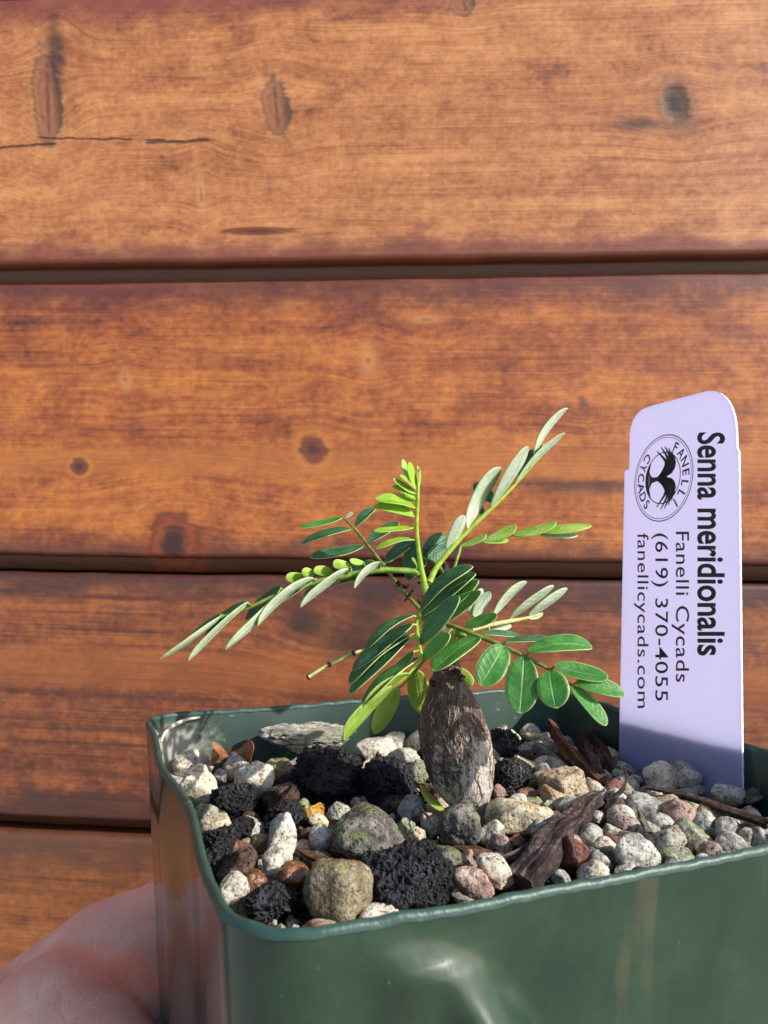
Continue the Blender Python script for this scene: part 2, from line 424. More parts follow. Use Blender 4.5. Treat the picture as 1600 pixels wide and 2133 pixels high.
F_ += [(b0-NP+i, b0-NP+(i+1) % NP, b0+(i+1) % NP, b0+i) for i in range(NP)]; F_.append(tuple(b0+i for i in range(NP))[::-1])
body = mesh_obj('outer_wall', V, F_, pot_out, pot)
zi = [RIM-0.0005-0.0012*i for i in range(14)]+[RIM-0.025]
V, NP = shell([(z, scal(z)) for z in zi], TH)
mesh_obj('inner_wall', V, grid_faces(len(zi), NP, wrap_v=True), pot_in, pot)
rp = []                                    # rounded lip joining the two
for k in range(9):
    a = pi*k/8; rp.append((TH/2-(TH/2+0.0002)*cos(a), RIM-0.0006+0.0008*sin(a)))
V = []
for (ins, z) in rp:
    for (x, y, nx_, ny_) in outline(SIDE*scal(RIM-0.0005)-ins, CRAD-ins):
        X, Y, dz = warp(x, y, RIM-0.0005, nx_, ny_)
        V.append((X, Y, z+dz+0.00022*noise.noise(Vector((x*420, y*420, 0.3)))))
mesh_obj('rim', V, grid_faces(len(rp), NP, wrap_v=True), pot_rim, pot)

# ---------------------------------------------------------------- stone materials
def stone_mat(name, stops, speck=None, speck_amt=0.5, stain=None, stain_amt=0.0, rough=0.85, bump=0.6, grain=1.0, pits=0.0, dust=None, moss=None, spec=0.3):
    g = G(name); P0 = g.coord('Object'); r = g.rnd(); P = g.vadd(P0, g.vec(r*3.1, r*1.7, r*2.3))
    n1 = g.noise(P, 330*grain, 5, 0.65); n2 = g.noise(P, 1500*grain, 4, 0.7); n0 = g.noise(P, 120*grain, 3)
    c = g.ramp(n1*0.55+n2*0.40+n0*0.3-0.14, [(0.36+0.26*i/(len(stops)-1), s) for i, s in enumerate(stops)])
    if stain: c = g.mix(n0.step(0.5, 0.68)*stain_amt, c, stain)
    if moss:
        _, _, nz = g.xyz(g.coord('Normal')); c = g.mix(g.noise(P, 260, 3).step(0.48, 0.66)*nz.step(0.1, 0.7)*0.8, c, moss)
    h = n1*0.7+n2*0.35
    if speck:
        v = g.voro(P, 1300*grain); k = (v+(n2-0.5)*0.9).step(0.36, 0.16)*g.noise(P, 420*grain, 2).step(0.40, 0.54)
        k = k*((r*23.7).sin()*0.45+0.55); c = g.mix(k*speck_amt, c, speck); h = h-k*0.5
    c = g.mix(n2.step(0.46, 0.36)*0.55, c, tuple(v_*0.35 for v_ in stops[0]))
    if dust: c = g.mix(g.noise(P, 900, 3, 0.7).step(0.56, 0.70)*0.6, c, dust)
    if pits:
        v = g.voro(P, 850*grain); v2 = g.voro(P, 1900*grain); h = h+(v.step(0.05, 0.45)*1.3+v2.step(0.05, 0.5)*0.6)*pits
    br = (r*7.31).sin()*0.12+1.0
    hsv = g.n('ShaderNodeHueSaturation'); g.t.links.new(c.o, hsv.inputs['Color']); g.t.links.new(br.o, hsv.inputs['Value'])
    g.set(Base_Color=S(g.t, hsv.outputs[0]), Roughness=rough, Specular_IOR_Level=spec)
    g.bump(h, (0.003 if pits else 0.0024)/grain, bump)
    return g.m
SM = {
 'pw': stone_mat('white_pumice', [lin(124, 114, 98), lin(198, 190, 174), lin(228, 224, 214)], lin(46, 42, 38), 0.8, lin(190, 172, 130), 0.6, bump=0.5),
 'pg': stone_mat('grey_pumice', [lin(104, 102, 96), lin(166, 164, 156), lin(210, 208, 200)], lin(48, 46, 44), 0.75, lin(160, 152, 120), 0.5, bump=0.55),
 'cr': stone_mat('cream_pumice', [lin(150, 136, 104), lin(208, 196, 166), lin(236, 228, 206)], lin(70, 58, 44), 0.55, lin(190, 160, 70), 0.8),
 'tn': stone_mat('tan_stone', [lin(116, 98, 78), lin(184, 168, 142), lin(216, 204, 184)], lin(66, 50, 38), 0.5, lin(150, 100, 60), 0.7),
 'yl': stone_mat('ochre_stone', [lin(120, 86, 30), lin(186, 140, 54), lin(210, 180, 110)], lin(60, 44, 30), 0.4, lin(190, 130, 30), 0.8),
 'bl': stone_mat('black_lava', [lin(14, 14, 17), lin(38, 38, 43), lin(74, 74, 82)], None, 0, rough=0.7, bump=1.0, pits=1.0, dust=lin(84, 84, 90), spec=0.4),
 'ch': stone_mat('charcoal', [lin(10, 10, 12), lin(28, 28, 31), lin(64, 64, 68)], None, 0, rough=0.42, bump=1.0, pits=0.5, dust=lin(100, 102, 106), spec=0.6),
 'gr': stone_mat('dark_granite', [lin(58, 54, 50), lin(98, 93, 88), lin(146, 140, 134)], lin(30, 28, 26), 0.7, rough=0.8, moss=lin(112, 124, 74)),
 'ol': stone_mat('olive_stone', [lin(70, 60, 44), lin(128, 116, 92), lin(182, 168, 142)], lin(44, 38, 28), 0.5, lin(118, 78, 48), 0.8, rough=0.55, spec=0.5, moss=lin(120, 126, 66)),
 'rd': stone_mat('red_lava', [lin(66, 36, 28), lin(118, 74, 60), lin(164, 118, 100)], lin(44, 26, 22), 0.5, lin(160, 140, 124), 0.5, rough=0.6, spec=0.5),
 'or': stone_mat('rusty_stone', [lin(110, 84, 72), lin(168, 140, 126), lin(206, 184, 170)], lin(60, 44, 38), 0.4, lin(168, 100, 56), 0.8, rough=0.6, spec=0.5),
 'pk': stone_mat('pinkish_stone', [lin(100, 84, 80), lin(156, 136, 128), lin(196, 178, 168)], lin(60, 50, 48), 0.5, lin(140, 96, 80), 0.5, rough=0.7),
 'br': stone_mat('brown_quartz', [lin(60, 36, 24), lin(120, 80, 54), lin(190, 160, 130)], None, 0, lin(220, 214, 206), 0.6, rough=0.25, spec=0.6, bump=0.3),
 'gn': stone_mat('mossy_pumice', [lin(98, 100, 82), lin(152, 154, 132), lin(196, 196, 180)], lin(60, 64, 46), 0.5, lin(110, 124, 66), 0.7, moss=lin(110, 128, 60)),
 'ww': None,
 'bc': stone_mat('bark_chunk', [lin(44, 32, 26), lin(84, 68, 58), lin(124, 106, 94)], lin(26, 20, 16), 0.5, bump=0.9),
}
_ico = {}
def ico(sub):
    if sub not in _ico:
        bm = bmesh.new(); bmesh.ops.create_icosphere(bm, subdivisions=sub, radius=1)
        _ico[sub] = (np.array([v.co[:] for v in bm.verts]), [tuple(v.index for v in f.verts) for f in bm.faces]); bm.free()
    return _ico[sub]
def stone(name, c, size, kind, seed, roll=0.0, sub=4, parent=None):
    rg = np.random.default_rng(seed); U, Fc = ico(sub)
    lava = kind in ('bl', 'ch'); soft = kind in ('gr', 'ol', 'br')
    npl = 17 if soft else (16 if lava else 11)
    N = rg.normal(size=(npl, 3)); N /= np.linalg.norm(N, axis=1)[:, None]
    D = rg.uniform(0.60, 1.05, npl) if not soft else rg.uniform(0.80, 1.05, npl)
    p = 9 if soft else (12 if lava else 26)
    A = np.maximum(U@N.T, 0)/D
    r = 1.08*(np.power(A, p).sum(1)+0.9**p*0.02)**(-1/p); r = np.clip(r, 0.6, 1.25)
    a1, a2 = (0.10, 0.05) if soft else ((0.13, 0.15) if lava else (0.07, 0.045))
    sv = Vector(rg.uniform(-50, 50, 3))
    nn = np.empty(len(U))
    for i, u in enumerate(U):
        v = Vector(u)
        k = a1*noise.noise(v*1.8+sv)+a2*noise.noise(v*5.0+sv)+a2*0.7*noise.noise(v*11.0+sv)
        if not (lava or soft): k -= 0.05*max(0.0, 0.16-abs(noise.noise(v*2.6-sv)))/0.16+0.035*max(0.0, 0.3-noise.voronoi(v*7+sv)[0][0])/0.3
        if lava:
            k -= 0.22*max(0.0, 0.36-noise.voronoi(v*4.5+sv)[0][0])/0.36
            k -= 0.11*max(0.0, 0.38-noise.voronoi(v*10+sv)[0][0])/0.38
        nn[i] = k
    V = U*(r+nn)[:, None]; ext = V.max(0)-V.min(0); V = (V-(V.max(0)+V.min(0))/2)/ext*np.array(size)
    cy, sy_ = cos(roll), sin(roll); V = V@np.array([[cy, 0, -sy_], [0, 1, 0], [sy_, 0, cy]])
    an = math.atan2(c.x-CAM.x, c.y-CAM.y)+rg.uniform(-.25, .25); ca, sa = cos(-an), sin(-an)
    V = V@np.array([[ca, sa, 0], [-sa, ca, 0], [0, 0, 1]])
    o = mesh_obj(name, V, Fc, SM[kind], parent)
    o.location = c
    return o

# ---------------------------------------------------------------- potting mix and grit
SOIL = RIM-0.0145
g = G('potting_soil'); P = g.coord('Object'); n1 = g.noise(P, 350, 5, 0.7); n2 = g.noise(P, 1300, 3, 0.7)
g.set(Base_Color=g.ramp(n1*0.6+n2*0.4, [(0.3, lin(20, 14, 10)), (0.5, lin(50, 36, 28)), (0.7, lin(96, 78, 64))]), Roughness=0.95)
g.bump(n1+n2*0.6, 0.002, 1.0); soilm = g.m
V = []; NS = 110; h = 0.0478
for i in range(NS):
    for j in range(NS):
        x, y = -h+2*h*i/(NS-1), -h+2*h*j/(NS-1)
        mx = max(abs(x), abs(y)); 
        qx, qy = max(abs(x)-(h-0.0075), 0), max(abs(y)-(h-0.0075), 0); q = sqrt(qx*qx+qy*qy)
        if q > 0.0075: x -= math.copysign(qx*(1-0.0075/q), x); y -= math.copysign(qy*(1-0.0075/q), y)
        p = pot2w(x, y, 0); z = SOIL+0.0016*noise.noise(Vector((x*150, y*150, 2)))+0.0011*noise.noise(Vector((x*420, y*420, 5)))+0.0006*noise.noise(Vector((x*1100, y*1100, 8)))
        V.append((p.x, p.y, z))
soil = mesh_obj('potting_mix', V, grid_faces(NS, NS), soilm)
tag(soil, 'dark gritty potting mix under the gravel in the green pot', 'soil', kind='stuff')

# ---------------------------------------------------------------- the stones on top, each one where it lies
STONES = [  # px, py, w, h, kind, height offset, roll, label
 (404,1594,84,58,'pw',0,.1,'whitish pumice stone tucked behind a larger speckled one against the left wall'),
 (416,1641,80,96,'pw',1,-.2,'large white pumice stone with dark specks and yellow stains beside the left wall'),
 (428,1697,56,44,'gn',0,.2,'olive tinged pumice stone under the speckled white one at the left wall'),
 (450,1726,74,50,'pw',0,.1,'chalky white pumice stone with a dark pit close to the left rim'),
 (493,1600,50,60,'pw',0,0,'pale rounded pumice stone in front of the curled brown leaf'),
 (529,1626,80,78,'pw',2,.4,'bright white cube shaped pumice stone beside the big black lava rock'),
 (460,1620,30,32,'pg',-1,0,None),
 (485,1670,100,84,'bl',0,.1,'blue black lava stone beside the white cube shaped pumice'),
 (582,1606,76,60,'ol',0,.2,'brownish grey stone wedged behind the white cube shaped pumice'),
 (684,1624,176,118,'bl',1,0,'largest smooth black lava rock below the pale weathered wood piece'),
 (800,1628,136,112,'bl',0,.2,'round black lava rock touching the left side of the swollen stem'),
 (783,1562,90,46,'pw',1,.05,'flat white pumice stone behind the black lava rocks at the end of the wood piece'),
 (822,1548,52,40,'cr',0,-.3,'cream wedge of pumice behind the flat white stone'),
 (863,1545,44,46,'cr',0,.2,'cream pumice stone by the back wall beside the swollen stem'),
 (846,1580,64,42,'pg',0,0,'whitish pumice stone between black lava and the swollen stem'),
 (874,1610,44,56,'gn',0,.1,None),
 (582,1666,70,74,'bc',0,.4,'grey brown bark chunk in front of the white cube shaped pumice'),
 (596,1702,96,54,'bl',0,0,None),
 (627,1682,40,36,'gn',0,0,None),
 (653,1691,48,40,'yl',0,.3,'ochre yellow stone next to the grey mossy boulder'),
 (664,1714,42,34,'cr',0,0,None),
 (710,1694,54,40,'pg',0,.2,None),
 (588,1742,64,92,'pw',2,.15,'upright cone shaped speckled pumice stone'),
 (670,1745,54,50,'pg',0,0,'speckled grey pumice stone left of the mossy boulder'),
 (769,1745,154,116,'gr',1,.05,'big rounded dark grey stone with green moss on top'),
 (505,1726,56,40,'bl',-1,0,None),
 (462,1748,92,50,'bl',0,0,None),
 (456,1790,78,76,'bl',0,.2,None),
 (508,1772,48,44,'rd',1,0,'glossy red brown stone among black lava near the left rim'),
 (540,1758,44,36,'ol',0,0,None),
 (576,1798,66,62,'pw',1,.3,'white pumice pebble with black specks in front of the cone shaped stone'),
 (499,1812,92,74,'bc',0,-.4,'ribbed grey brown bark chunk near the front left corner'),
 (486,1852,64,64,'pw',1,.2,'white pumice stone in the front left corner of the pot'),
 (531,1842,52,54,'br',1,0,'two toned white and brown quartz pebble in the front left corner'),
 (611,1828,80,56,'br',1,.1,'wet looking brown quartz pebble with a white lower edge'),
 (704,1856,146,134,'ol',1,.2,'large olive brown stone with a mossy patch against the front rim'),
 (560,1868,112,66,'bl',0,.1,'blue black lava stone half hidden behind the front rim'),
 (850,1836,196,136,'bl',1,-.1,'big porous black lava rock against the front rim'),
 (860,1686,60,56,'pg',0,.1,None),(846,1726,44,40,'gn',0,0,None),(869,1748,40,48,'tn',0,.3,None),(897,1716,44,40,'pg',0,0,None),
 (958,1716,90,94,'gr',1,.2,'dark grey speckled stone in front of the swollen stem base'),
 (1080,1700,142,82,'cr',1,-.2,'large cream white stone with yellow patches right of the swollen stem'),
 (1174,1645,110,86,'tn',1,.1,'whitish brown stone in front of the bark strips'),
 (1155,1708,36,34,'pw',0,0,None),(1123,1672,26,24,'gn',0,0,None),
 (1022,1734,60,54,'pw',0,.1,None),(1040,1762,54,44,'pk',0,0,None),(1075,1754,44,36,'rd',0,0,None),
 (927,1796,70,64,'gr',0,.3,'grey brown stone right of the porous black lava rock'),
 (978,1794,44,44,'pk',0,0,None),
 (985,1838,92,66,'or',1,-.2,'pinkish stone with a rusty orange top at the front rim'),
 (1032,1814,86,60,'pw',1,.2,'knobbly white pumice stone left of the thick brown root'),
 (1197,1784,62,76,'rd',1,.1,'red brown stone right of the thick brown root'),
 (1244,1798,62,58,'pg',0,0,None),(1280,1757,54,46,'rd',0,0,None),(1234,1746,46,34,'cr',0,0,None),
 (1326,1786,100,78,'pg',1,.3,'pale grey angular stone next to the front rim'),
 (1384,1755,92,66,'pw',1,-.1,'whitish grey oblong stone in front of the peach coloured one'),
 (1302,1720,66,46,'pk',0,0,None),(1314,1748,56,36,'pg',0,0,None),(1290,1688,70,50,'pk',0,0,None),(1284,1661,50,36,'pg',0,0,None),
 (1342,1695,82,70,'pg',0,.2,'pale stone with a thin grey splinter leaning on it'),
 (1386,1678,82,54,'tn',1,.1,'sandy cream stone behind the peach coloured one'),
 (1412,1702,68,66,'or',1,.2,'peach coloured stone in front of the plant label'),
 (1441,1685,36,34,'gn',0,0,None),(1466,1720,62,56,'pg',0,0,None),
 (1445,1746,84,64,'gn',0,.1,'green tinged grey stone right of the whitish oblong one'),
 (1418,1790,86,46,'gn',0,0,None),(1515,1734,62,56,'pg',0,0,None),(1534,1764,88,58,'pg',0,0,None),(1560,1750,44,46,'pg',0,0,None),
 (1380,1623,82,66,'pw',1,.5,'white craggy stone leaning against the foot of the plant label'),
 (1428,1617,70,52,'pg',1,0,'rounded whitish stone touching the foot of the plant label'),
 (1516,1655,66,50,'pg',0,.2,'light grey stone at the right foot of the plant label'),
 (1445,1650,56,32,'pg',0,0,None),(1302,1607,50,38,'pg',0,0,None),
 (1042,1528,38,32,'pw',0,0,None),(1068,1536,32,32,'cr',0,0,None),(1104,1529,46,38,'pw',0,.3,None),(1141,1545,42,38,'pg',0,0,None),(1152,1566,56,42,'pg',0,0,None),
 (1050,1562,92,80,'ch',0,.3,'black charcoal lump behind the swollen stem'),
 (1070,1626,92,92,'ch',1,-.3,'shiny black charcoal lump right of the swollen stem'),
 (1103,1588,56,48,'ch',0,.2,None),
 (1585,1755,60,60,'pg',0,0,None),(1230,1830,50,40,'pg',0,0,None),(1170,1832,46,36,'pg',0,0,None),(1480,1775,50,40,'pk',0,0,None),
]
NAMES = {'pw': 'pumice_stone', 'pg': 'pumice_stone', 'cr': 'pumice_stone', 'gn': 'mossy_stone', 'bl': 'lava_stone', 'ch': 'charcoal_lump', 'gr': 'granite_stone',
         'ol': 'river_stone', 'rd': 'red_stone', 'br': 'quartz_pebble', 'or': 'rusty_stone', 'pk': 'pinkish_stone', 'tn': 'tan_stone', 'yl': 'ochre_stone', 'bc': 'bark_chunk'}
GL = {'pw': 'small white pumice pebble among the gravel in the green pot', 'pg': 'small pale grey pumice pebble among the gravel in the green pot',
      'cr': 'small cream pumice pebble among the gravel in the green pot', 'gn': 'small green tinged pebble among the gravel in the green pot',
      'bl': 'small black lava pebble among the gravel in the green pot', 'ch': 'small shiny charcoal piece among the gravel in the green pot',
      'gr': 'small dark grey pebble among the gravel in the green pot', 'ol': 'small olive brown pebble among the gravel in the green pot',
      'rd': 'small dark red pebble among the gravel in the green pot', 'pk': 'small pinkish grey pebble among the gravel in the green pot',
      'tn': 'small tan pebble among the gravel in the green pot', 'bc': 'small brown bark crumb among the gravel in the green pot'}
placed = []
LANDMARKS = [((968, 1690), 'beside the swollen stem'), ((1410, 1650), 'at the foot of the plant label'), ((1130, 1780), 'beside the thick brown root'), ((850, 1860), 'beside the big porous lava rock'),
 ((769, 1775), 'beside the mossy grey boulder'), ((588, 1775), 'beside the cone shaped stone'), ((483, 1585), 'beside the curled dry leaf'), ((640, 1560), 'beside the weathered wood flake'),
 ((690, 1660), 'beside the largest black lava rock'), ((1080, 1730), 'beside the large cream white stone'), ((1240, 1590), 'beside the bark strips'), ((490, 1860), 'in the pot corner nearest the thumb'),
 ((1412, 1730), 'beside the peach coloured stone'), ((704, 1900), 'beside the large olive brown stone'), ((1326, 1810), 'beside the pale grey angular stone'), ((1530, 1700), 'beside the long dark bark sliver'),
 ((1060, 1600), 'beside the charcoal lumps'), ((576, 1825), 'beside the black specked white pebble'), ((420, 1670), 'beside the large speckled pumice at the left wall'), ((985, 1860), 'beside the rusty topped stone'),
 ((1500, 1790), 'along the front rim past the angular stone')]
LMP = [(w2pot(at_z(a, b, SOIL+0.003)), t) for (a, b), t in LANDMARKS]
def near_label(kd, x, y):
    return GL[kd].split(' among')[0]+' '+min(LMP, key=lambda l: (l[0].x-x)**2+(l[0].y-y)**2)[1]
for i, (px, py, pw, ph, kd, lift, roll, lab) in enumerate(STONES):
    z = SOIL+0.0044+lift*0.0008
    for it in range(40):
        c = at_z(px, py, z); k = c.y/F; sx, sz = pw*k, ph*k
        q = w2pot(c); lim = 0.0482-min(sx, 0.9*sx)*0.45
        if max(abs(q.x), abs(q.y)) < lim or z > RIM-0.001: break
        if q.y > lim or q.x > lim: z += 0.0004       # comes nearer as it rises
        else: z -= 0.0004
    sy_ = 0.55*(sx+sz)
    big = max(pw, ph) > 85
    o = stone(NAMES[kd], c, (sx*0.98, sy_*0.95, sz*1.04), kd, 100+i, roll, 5 if (big and kd in ('bl', 'ch', 'gr')) else 4)
    if lab: tag(o, lab, 'stone' if kd not in ('bc', 'ch') else ('bark' if kd == 'bc' else 'charcoal'))
    else: tag(o, near_label(kd, q.x, q.y), 'pebble' if kd not in ('bc', 'ch') else 'charcoal', GL[kd].split(' among')[0]+'s in the pot')
    placed.append((q.x, q.y, max(sx, sy_)/2*0.86))

# filler gravel between them
rnd = random.Random(5); nf = 0; fill = []
KW_L = ['pg', 'pg', 'pw', 'bl', 'bl', 'bc', 'bc', 'rd', 'tn', 'gr', 'bl', 'bc']
KW_R = ['pg', 'pg', 'pg', 'pw', 'pw', 'cr', 'pk', 'rd', 'gn', 'tn', 'gr', 'pg']
for it in range(12000):
    if nf >= 300: break
    x, y = rnd.uniform(-.0465, .0465), rnd.uniform(-.0465, .0465); r = rnd.uniform(0.0011, 0.0027)
    if any((x-a)**2+(y-b)**2 < (r*0.5+c*0.72)**2 for a, b, c in placed): continue
    if any((x-a)**2+(y-b)**2 < ((r+c)*0.74)**2 for a, b, c in fill): continue
    if max(abs(x), abs(y)) > .0475-r or x*x+(y)**2 < 0.0055**2: continue
    p = pot2w(x, y, 0); p.z = SOIL+r*0.5+0.0010+(0.0024 if x-y*0.3 > 0.008 else 0.0)
    kd = rnd.choice(KW_R if x-y*0.3 > 0.008 else KW_L)
    o = stone('bark_crumb' if kd == 'bc' else 'pebble', p, (2*r*rnd.uniform(.9, 1.3), 2*r*rnd.uniform(.8, 1.1), 2*r*rnd.uniform(.65, 1.0)), kd, 1000+it, rnd.uniform(-.6, .6), 3)
    tag(o, near_label(kd, x, y), 'bark' if kd == 'bc' else 'pebble', GL[kd].split(' among')[0]+'s in the pot')
    fill.append((x, y, r)); nf += 1
# fine grit: far too many to count, one mesh
U, Fc = ico(1); V, FF, FM = [], [], []
for k in range(3000):
    x, y = rnd.uniform(-.0468, .0468), rnd.uniform(-.0468, .0468); r = rnd.uniform(0.0004, 0.0011)
    p = pot2w(x, y, 0); p.z = SOIL+0.0004+rnd.uniform(0, .0012)
    R3 = np.array(Matrix.Rotation(rnd.uniform(0, 6), 3, Vector((rnd.random(), rnd.random(), rnd.random()+.1))))
    s = np.array([rnd.uniform(.6, 1.5), rnd.uniform(.6, 1.2), rnd.uniform(.5, 1)])*r
    b0 = len(V); V += ((U*(1+0.25*np.array([noise.noise(Vector(u)*2+Vector((k, 0, 0))) for u in U]))[:, None]*s)@R3+np.array(p)).tolist()
    FF += [tuple(b0+q for q in f) for f in Fc]; FM += [rnd.choice((0, 0, 1, 2, 2, 2, 3))]*len(Fc)
grit = mesh_obj('fine_grit', V, FF, [SM['pg'], SM['rd'], SM['bc'], SM['bl']], None, False, FM)
tag(grit, 'fine brown and grey grit between the stones in the pot', 'grit', kind='stuff')

# ---------------------------------------------------------------- bark, root and leaf litter
def bark_mat(name, stops, streak=1.0, spec=0.25):
    g = G(name); P = g.coord('UV'); u, v, _ = g.xyz(P); r = g.rnd(); O = g.coord('Object')
    n1 = g.noise(g.vec(u*26.0*streak, v*3.0, r*9.0), 1, 5, 0.65); n2 = g.noise(O, 900, 4, 0.7); n0 = g.noise(O, 220, 3)
    g.set(Base_Color=g.ramp(n1*0.45+n2*0.40+n0*0.25-0.05, [(0.36+0.28*i/(len(stops)-1), s) for i, s in enumerate(stops)]), Roughness=0.8, Specular_IOR_Level=spec)
    g.bump(n1*1.0+n2*0.4, 0.0011, 0.9); return g.m
BM = {'dark': bark_mat('dark_bark', [lin(26, 20, 18), lin(66, 52, 46), lin(126, 108, 98)]),
      'brown': bark_mat('brown_bark', [lin(40, 24, 16), lin(96, 64, 44), lin(150, 118, 92)]),
      'grey': bark_mat('grey_bark', [lin(60, 54, 46), lin(126, 118, 104), lin(176, 168, 152)]),
      'pale': bark_mat('weathered_wood', [lin(62, 58, 40), lin(150, 148, 132), lin(214, 211, 202), lin(236, 234, 228)], 1.4),
      'root': bark_mat('root_bark', [lin(24, 18, 17), lin(60, 48, 46), lin(124, 110, 106)], 0.35)}
def stick(name, label, cat, pts, radii, mat, flat=1.0, wob=0.2, groove=0.3, seed=1, seg=22, n=10):
    """pts: (px, py, height above soil)"""
    W_ = [at_z(a, b, SOIL+0.002+h_) for a, b, h_ in pts]; k = sum(p.y for p in W_)/len(W_)/F
    vs_, fs = tube(W_, [r*k for r in radii], seg, n, wob, flat, seed, groove=groove)
    NR = (len(vs_)-2)//seg
    uv = [((j % seg)/seg if (j % seg) <= seg/2 else 1-(j % seg)/seg, (j//seg)/NR) for j in range(len(vs_)-2)]+[(0, 0), (0, 1)]
    o = mesh_obj(name, vs_, fs, BM[mat], None, True, uv=uv); localise(o, W_[0])
    return tag(o, label, cat)
g = G('weathered_wood'); P = g.coord('Object'); x, y, z = g.xyz(P)
n1 = g.noise(g.vec(x*150.0, y*500.0, z*1500.0+x*120.0), 1, 5, 0.65); n2 = g.noise(P, 1500, 4, 0.7); n0 = g.noise(P, 170, 3)
cc_ = g.ramp(n1*0.5+n2*0.3+n0*0.2, [(0.36, lin(70, 66, 48)), (0.47, lin(158, 155, 140)), (0.60, lin(222, 219, 210))]); cc_ = g.mix(n0.step(0.5, 0.62)*0.5, cc_, lin(120, 122, 84))
g.set(Base_Color=cc_, Roughness=0.85); g.bump(n1+n2*0.4, 0.0016, 1.0); SM['ww'] = g.m
zc = RIM-0.0085
for it in range(30):
    cw = at_z(640, 1541, zc)
    if w2pot(cw).y < 0.0425: break
    zc += 0.0003
kk = cw.y/F
o = stone('weathered_wood_piece', cw, (200*kk, 70*kk, 66*kk), 'ww', 77, 0.05, 5)
for v in o.data.vertices:                  # split layers and a ragged upper edge
    q = v.co; q.z += 0.0005*noise.noise(Vector((q.x*200, q.y*300, 3)))+0.0007*noise.noise(Vector((q.x*60, q.y*200, q.z*2600)))
tag(o, 'pale weathered flake of wood lying near the back wall of the pot', 'wood')
stick('root_piece', 'thick dark brown root lying across the gravel towards the front rim', 'root', [(1246,1658,.0042), (1222,1676,.0045), (1196,1712,.0042), (1158,1740,.0048), (1128,1790,.0042), (1088,1842,.002)], [13, 19, 20, 24, 24, 27, 25], 'root', 1.0, 0.30, 0.16, 5, 40, 14)
stick('bark_strip', 'brown bark strip rising highest behind the whitish brown stone', 'bark', [(1143,1500,.0075), (1172,1545,.006), (1208,1590,.004), (1258,1640,.0025)], [6, 14, 17, 16, 12], 'brown', 0.6, 0.25, 0.4, 7)
stick('bark_strip', 'dark bark strip standing between two others near the back wall', 'bark', [(1209,1526,.005), (1222,1560,.0045), (1240,1600,.0035), (1250,1628,.002)], [7, 13, 14, 10], 'dark', 0.6, 0.25, 0.4, 8)
stick('bark_strip', 'dark bark strip leaning towards the plant label', 'bark', [(1235,1524,.005), (1252,1558,.0045), (1270,1592,.0035), (1286,1618,.002)], [6, 12, 12, 9], 'dark', 0.6, 0.25, 0.4, 9)
stick('bark_strip', 'grey bark strip slanting behind the charcoal and the whitish brown stone', 'bark', [(1088,1532,.0045), (1130,1562,.004), (1172,1598,.003), (1216,1636,.002)], [6, 11, 12, 8], 'grey', 0.5, 0.2, 0.4, 10)
stick('bark_sliver', 'long dark bark sliver lying in front of the plant label', 'bark', [(1345,1640,.0055), (1420,1655,.0055), (1510,1685,.005), (1605,1718,.005)], [4, 9, 13, 15, 12], 'dark', 0.5, 0.2, 0.4, 11)
stick('bark_sliver', 'grey brown bark piece at the right wall beside the label', 'bark', [(1555,1668,.004), (1590,1645,.005), (1640,1618,.006)], [8, 16, 18], 'grey', 0.5, 0.25, 0.4, 12)
stick('bark_flake', 'reddish brown bark flake in front of the dark grey speckled stone', 'bark', [(945,1764,.003), (985,1774,.0035), (1030,1782,.003)], [5, 13, 14, 6], 'brown', 0.45, 0.2, 0.4, 13)
stick('bark_flake', 'thin brown bark flake left of the mossy boulder', 'bark', [(618,1768,.003), (655,1785,.003), (692,1792,.003)], [4, 9, 9, 4], 'brown', 0.4, 0.2, 0.4, 14)
stick('twig', 'thin dry twig beside the thick brown root', 'twig', [(1040,1786,.0045), (1078,1772,.005), (1118,1746,.006)], [3, 3.5, 2], 'grey', 1, 0.2, 0.2, 15, 8)
stick('twig', 'thin dark twig curving from the bark strips to the label', 'twig', [(1262,1668,.004), (1292,1650,.005), (1305,1622,.006), (1300,1600,.006)], [4, 4, 3, 2], 'dark', 1, 0.2, 0.2, 16, 8)
stick('wood_splinter', 'grey pointed splinter standing on a pale stone', 'twig', [(1328,1682,.0075), (1338,1705,.006), (1352,1736,.0045)], [2, 7, 9], 'grey', 0.6, 0.2, 0.3, 17, 12)
stick('twig', 'fine brown twig leaning on the dark grey speckled stone', 'twig', [(874,1682,.005), (892,1702,.005), (908,1722,.004)], [2, 3, 3], 'brown', 1, 0.2, 0.2, 18, 8)
stick('bark_strip', 'small brown bark strip behind the ochre yellow stone', 'bark', [(560,1690,.003), (590,1672,.004), (612,1640,.005)], [5, 12, 8], 'dark', 0.5, 0.2, 0.4, 19)

g = G('dry_leaf'); P = g.coord('Object'); n1 = g.noise(P, 500, 5, 0.7)
g.set(Base_Color=g.ramp(n1, [(0.3, lin(96, 60, 36)), (0.5, lin(160, 112, 74)), (0.75, lin(200, 158, 118))]), Roughness=0.55); g.bump(n1, 0.0006, 0.7); g.translucent(lin(180, 110, 60), 0.25)
dry = g.m
zc = SOIL+0.003
while w2pot(at_z(483, 1582, zc)).y > 0.040 or w2pot(at_z(445, 1582, zc)).x < -0.046: zc += 0.0003
yd = at_z(483, 1582, zc).y
rows = []
for i in range(17):
    t = i/16; rows.append([])
    for j in range(9):
        s = j/8
        topy = 1546+18*sin(pi*t)**2-(6 if t > .75 else 0)*sin((t-.75)*4*pi)
        px = 441+84*t+3*sin(s*5); py = topy+(1588-topy)*s
        rows[-1].append(at_y(px, py, yd+0.004*sin(pi*t)-0.0015+0.002*cos(s*4+t*2)))
V = [p for r_ in rows for p in r_]; nV = len(V)
V2 = [p+Vector((0.0001, 0.00035, 0)) for p in V]
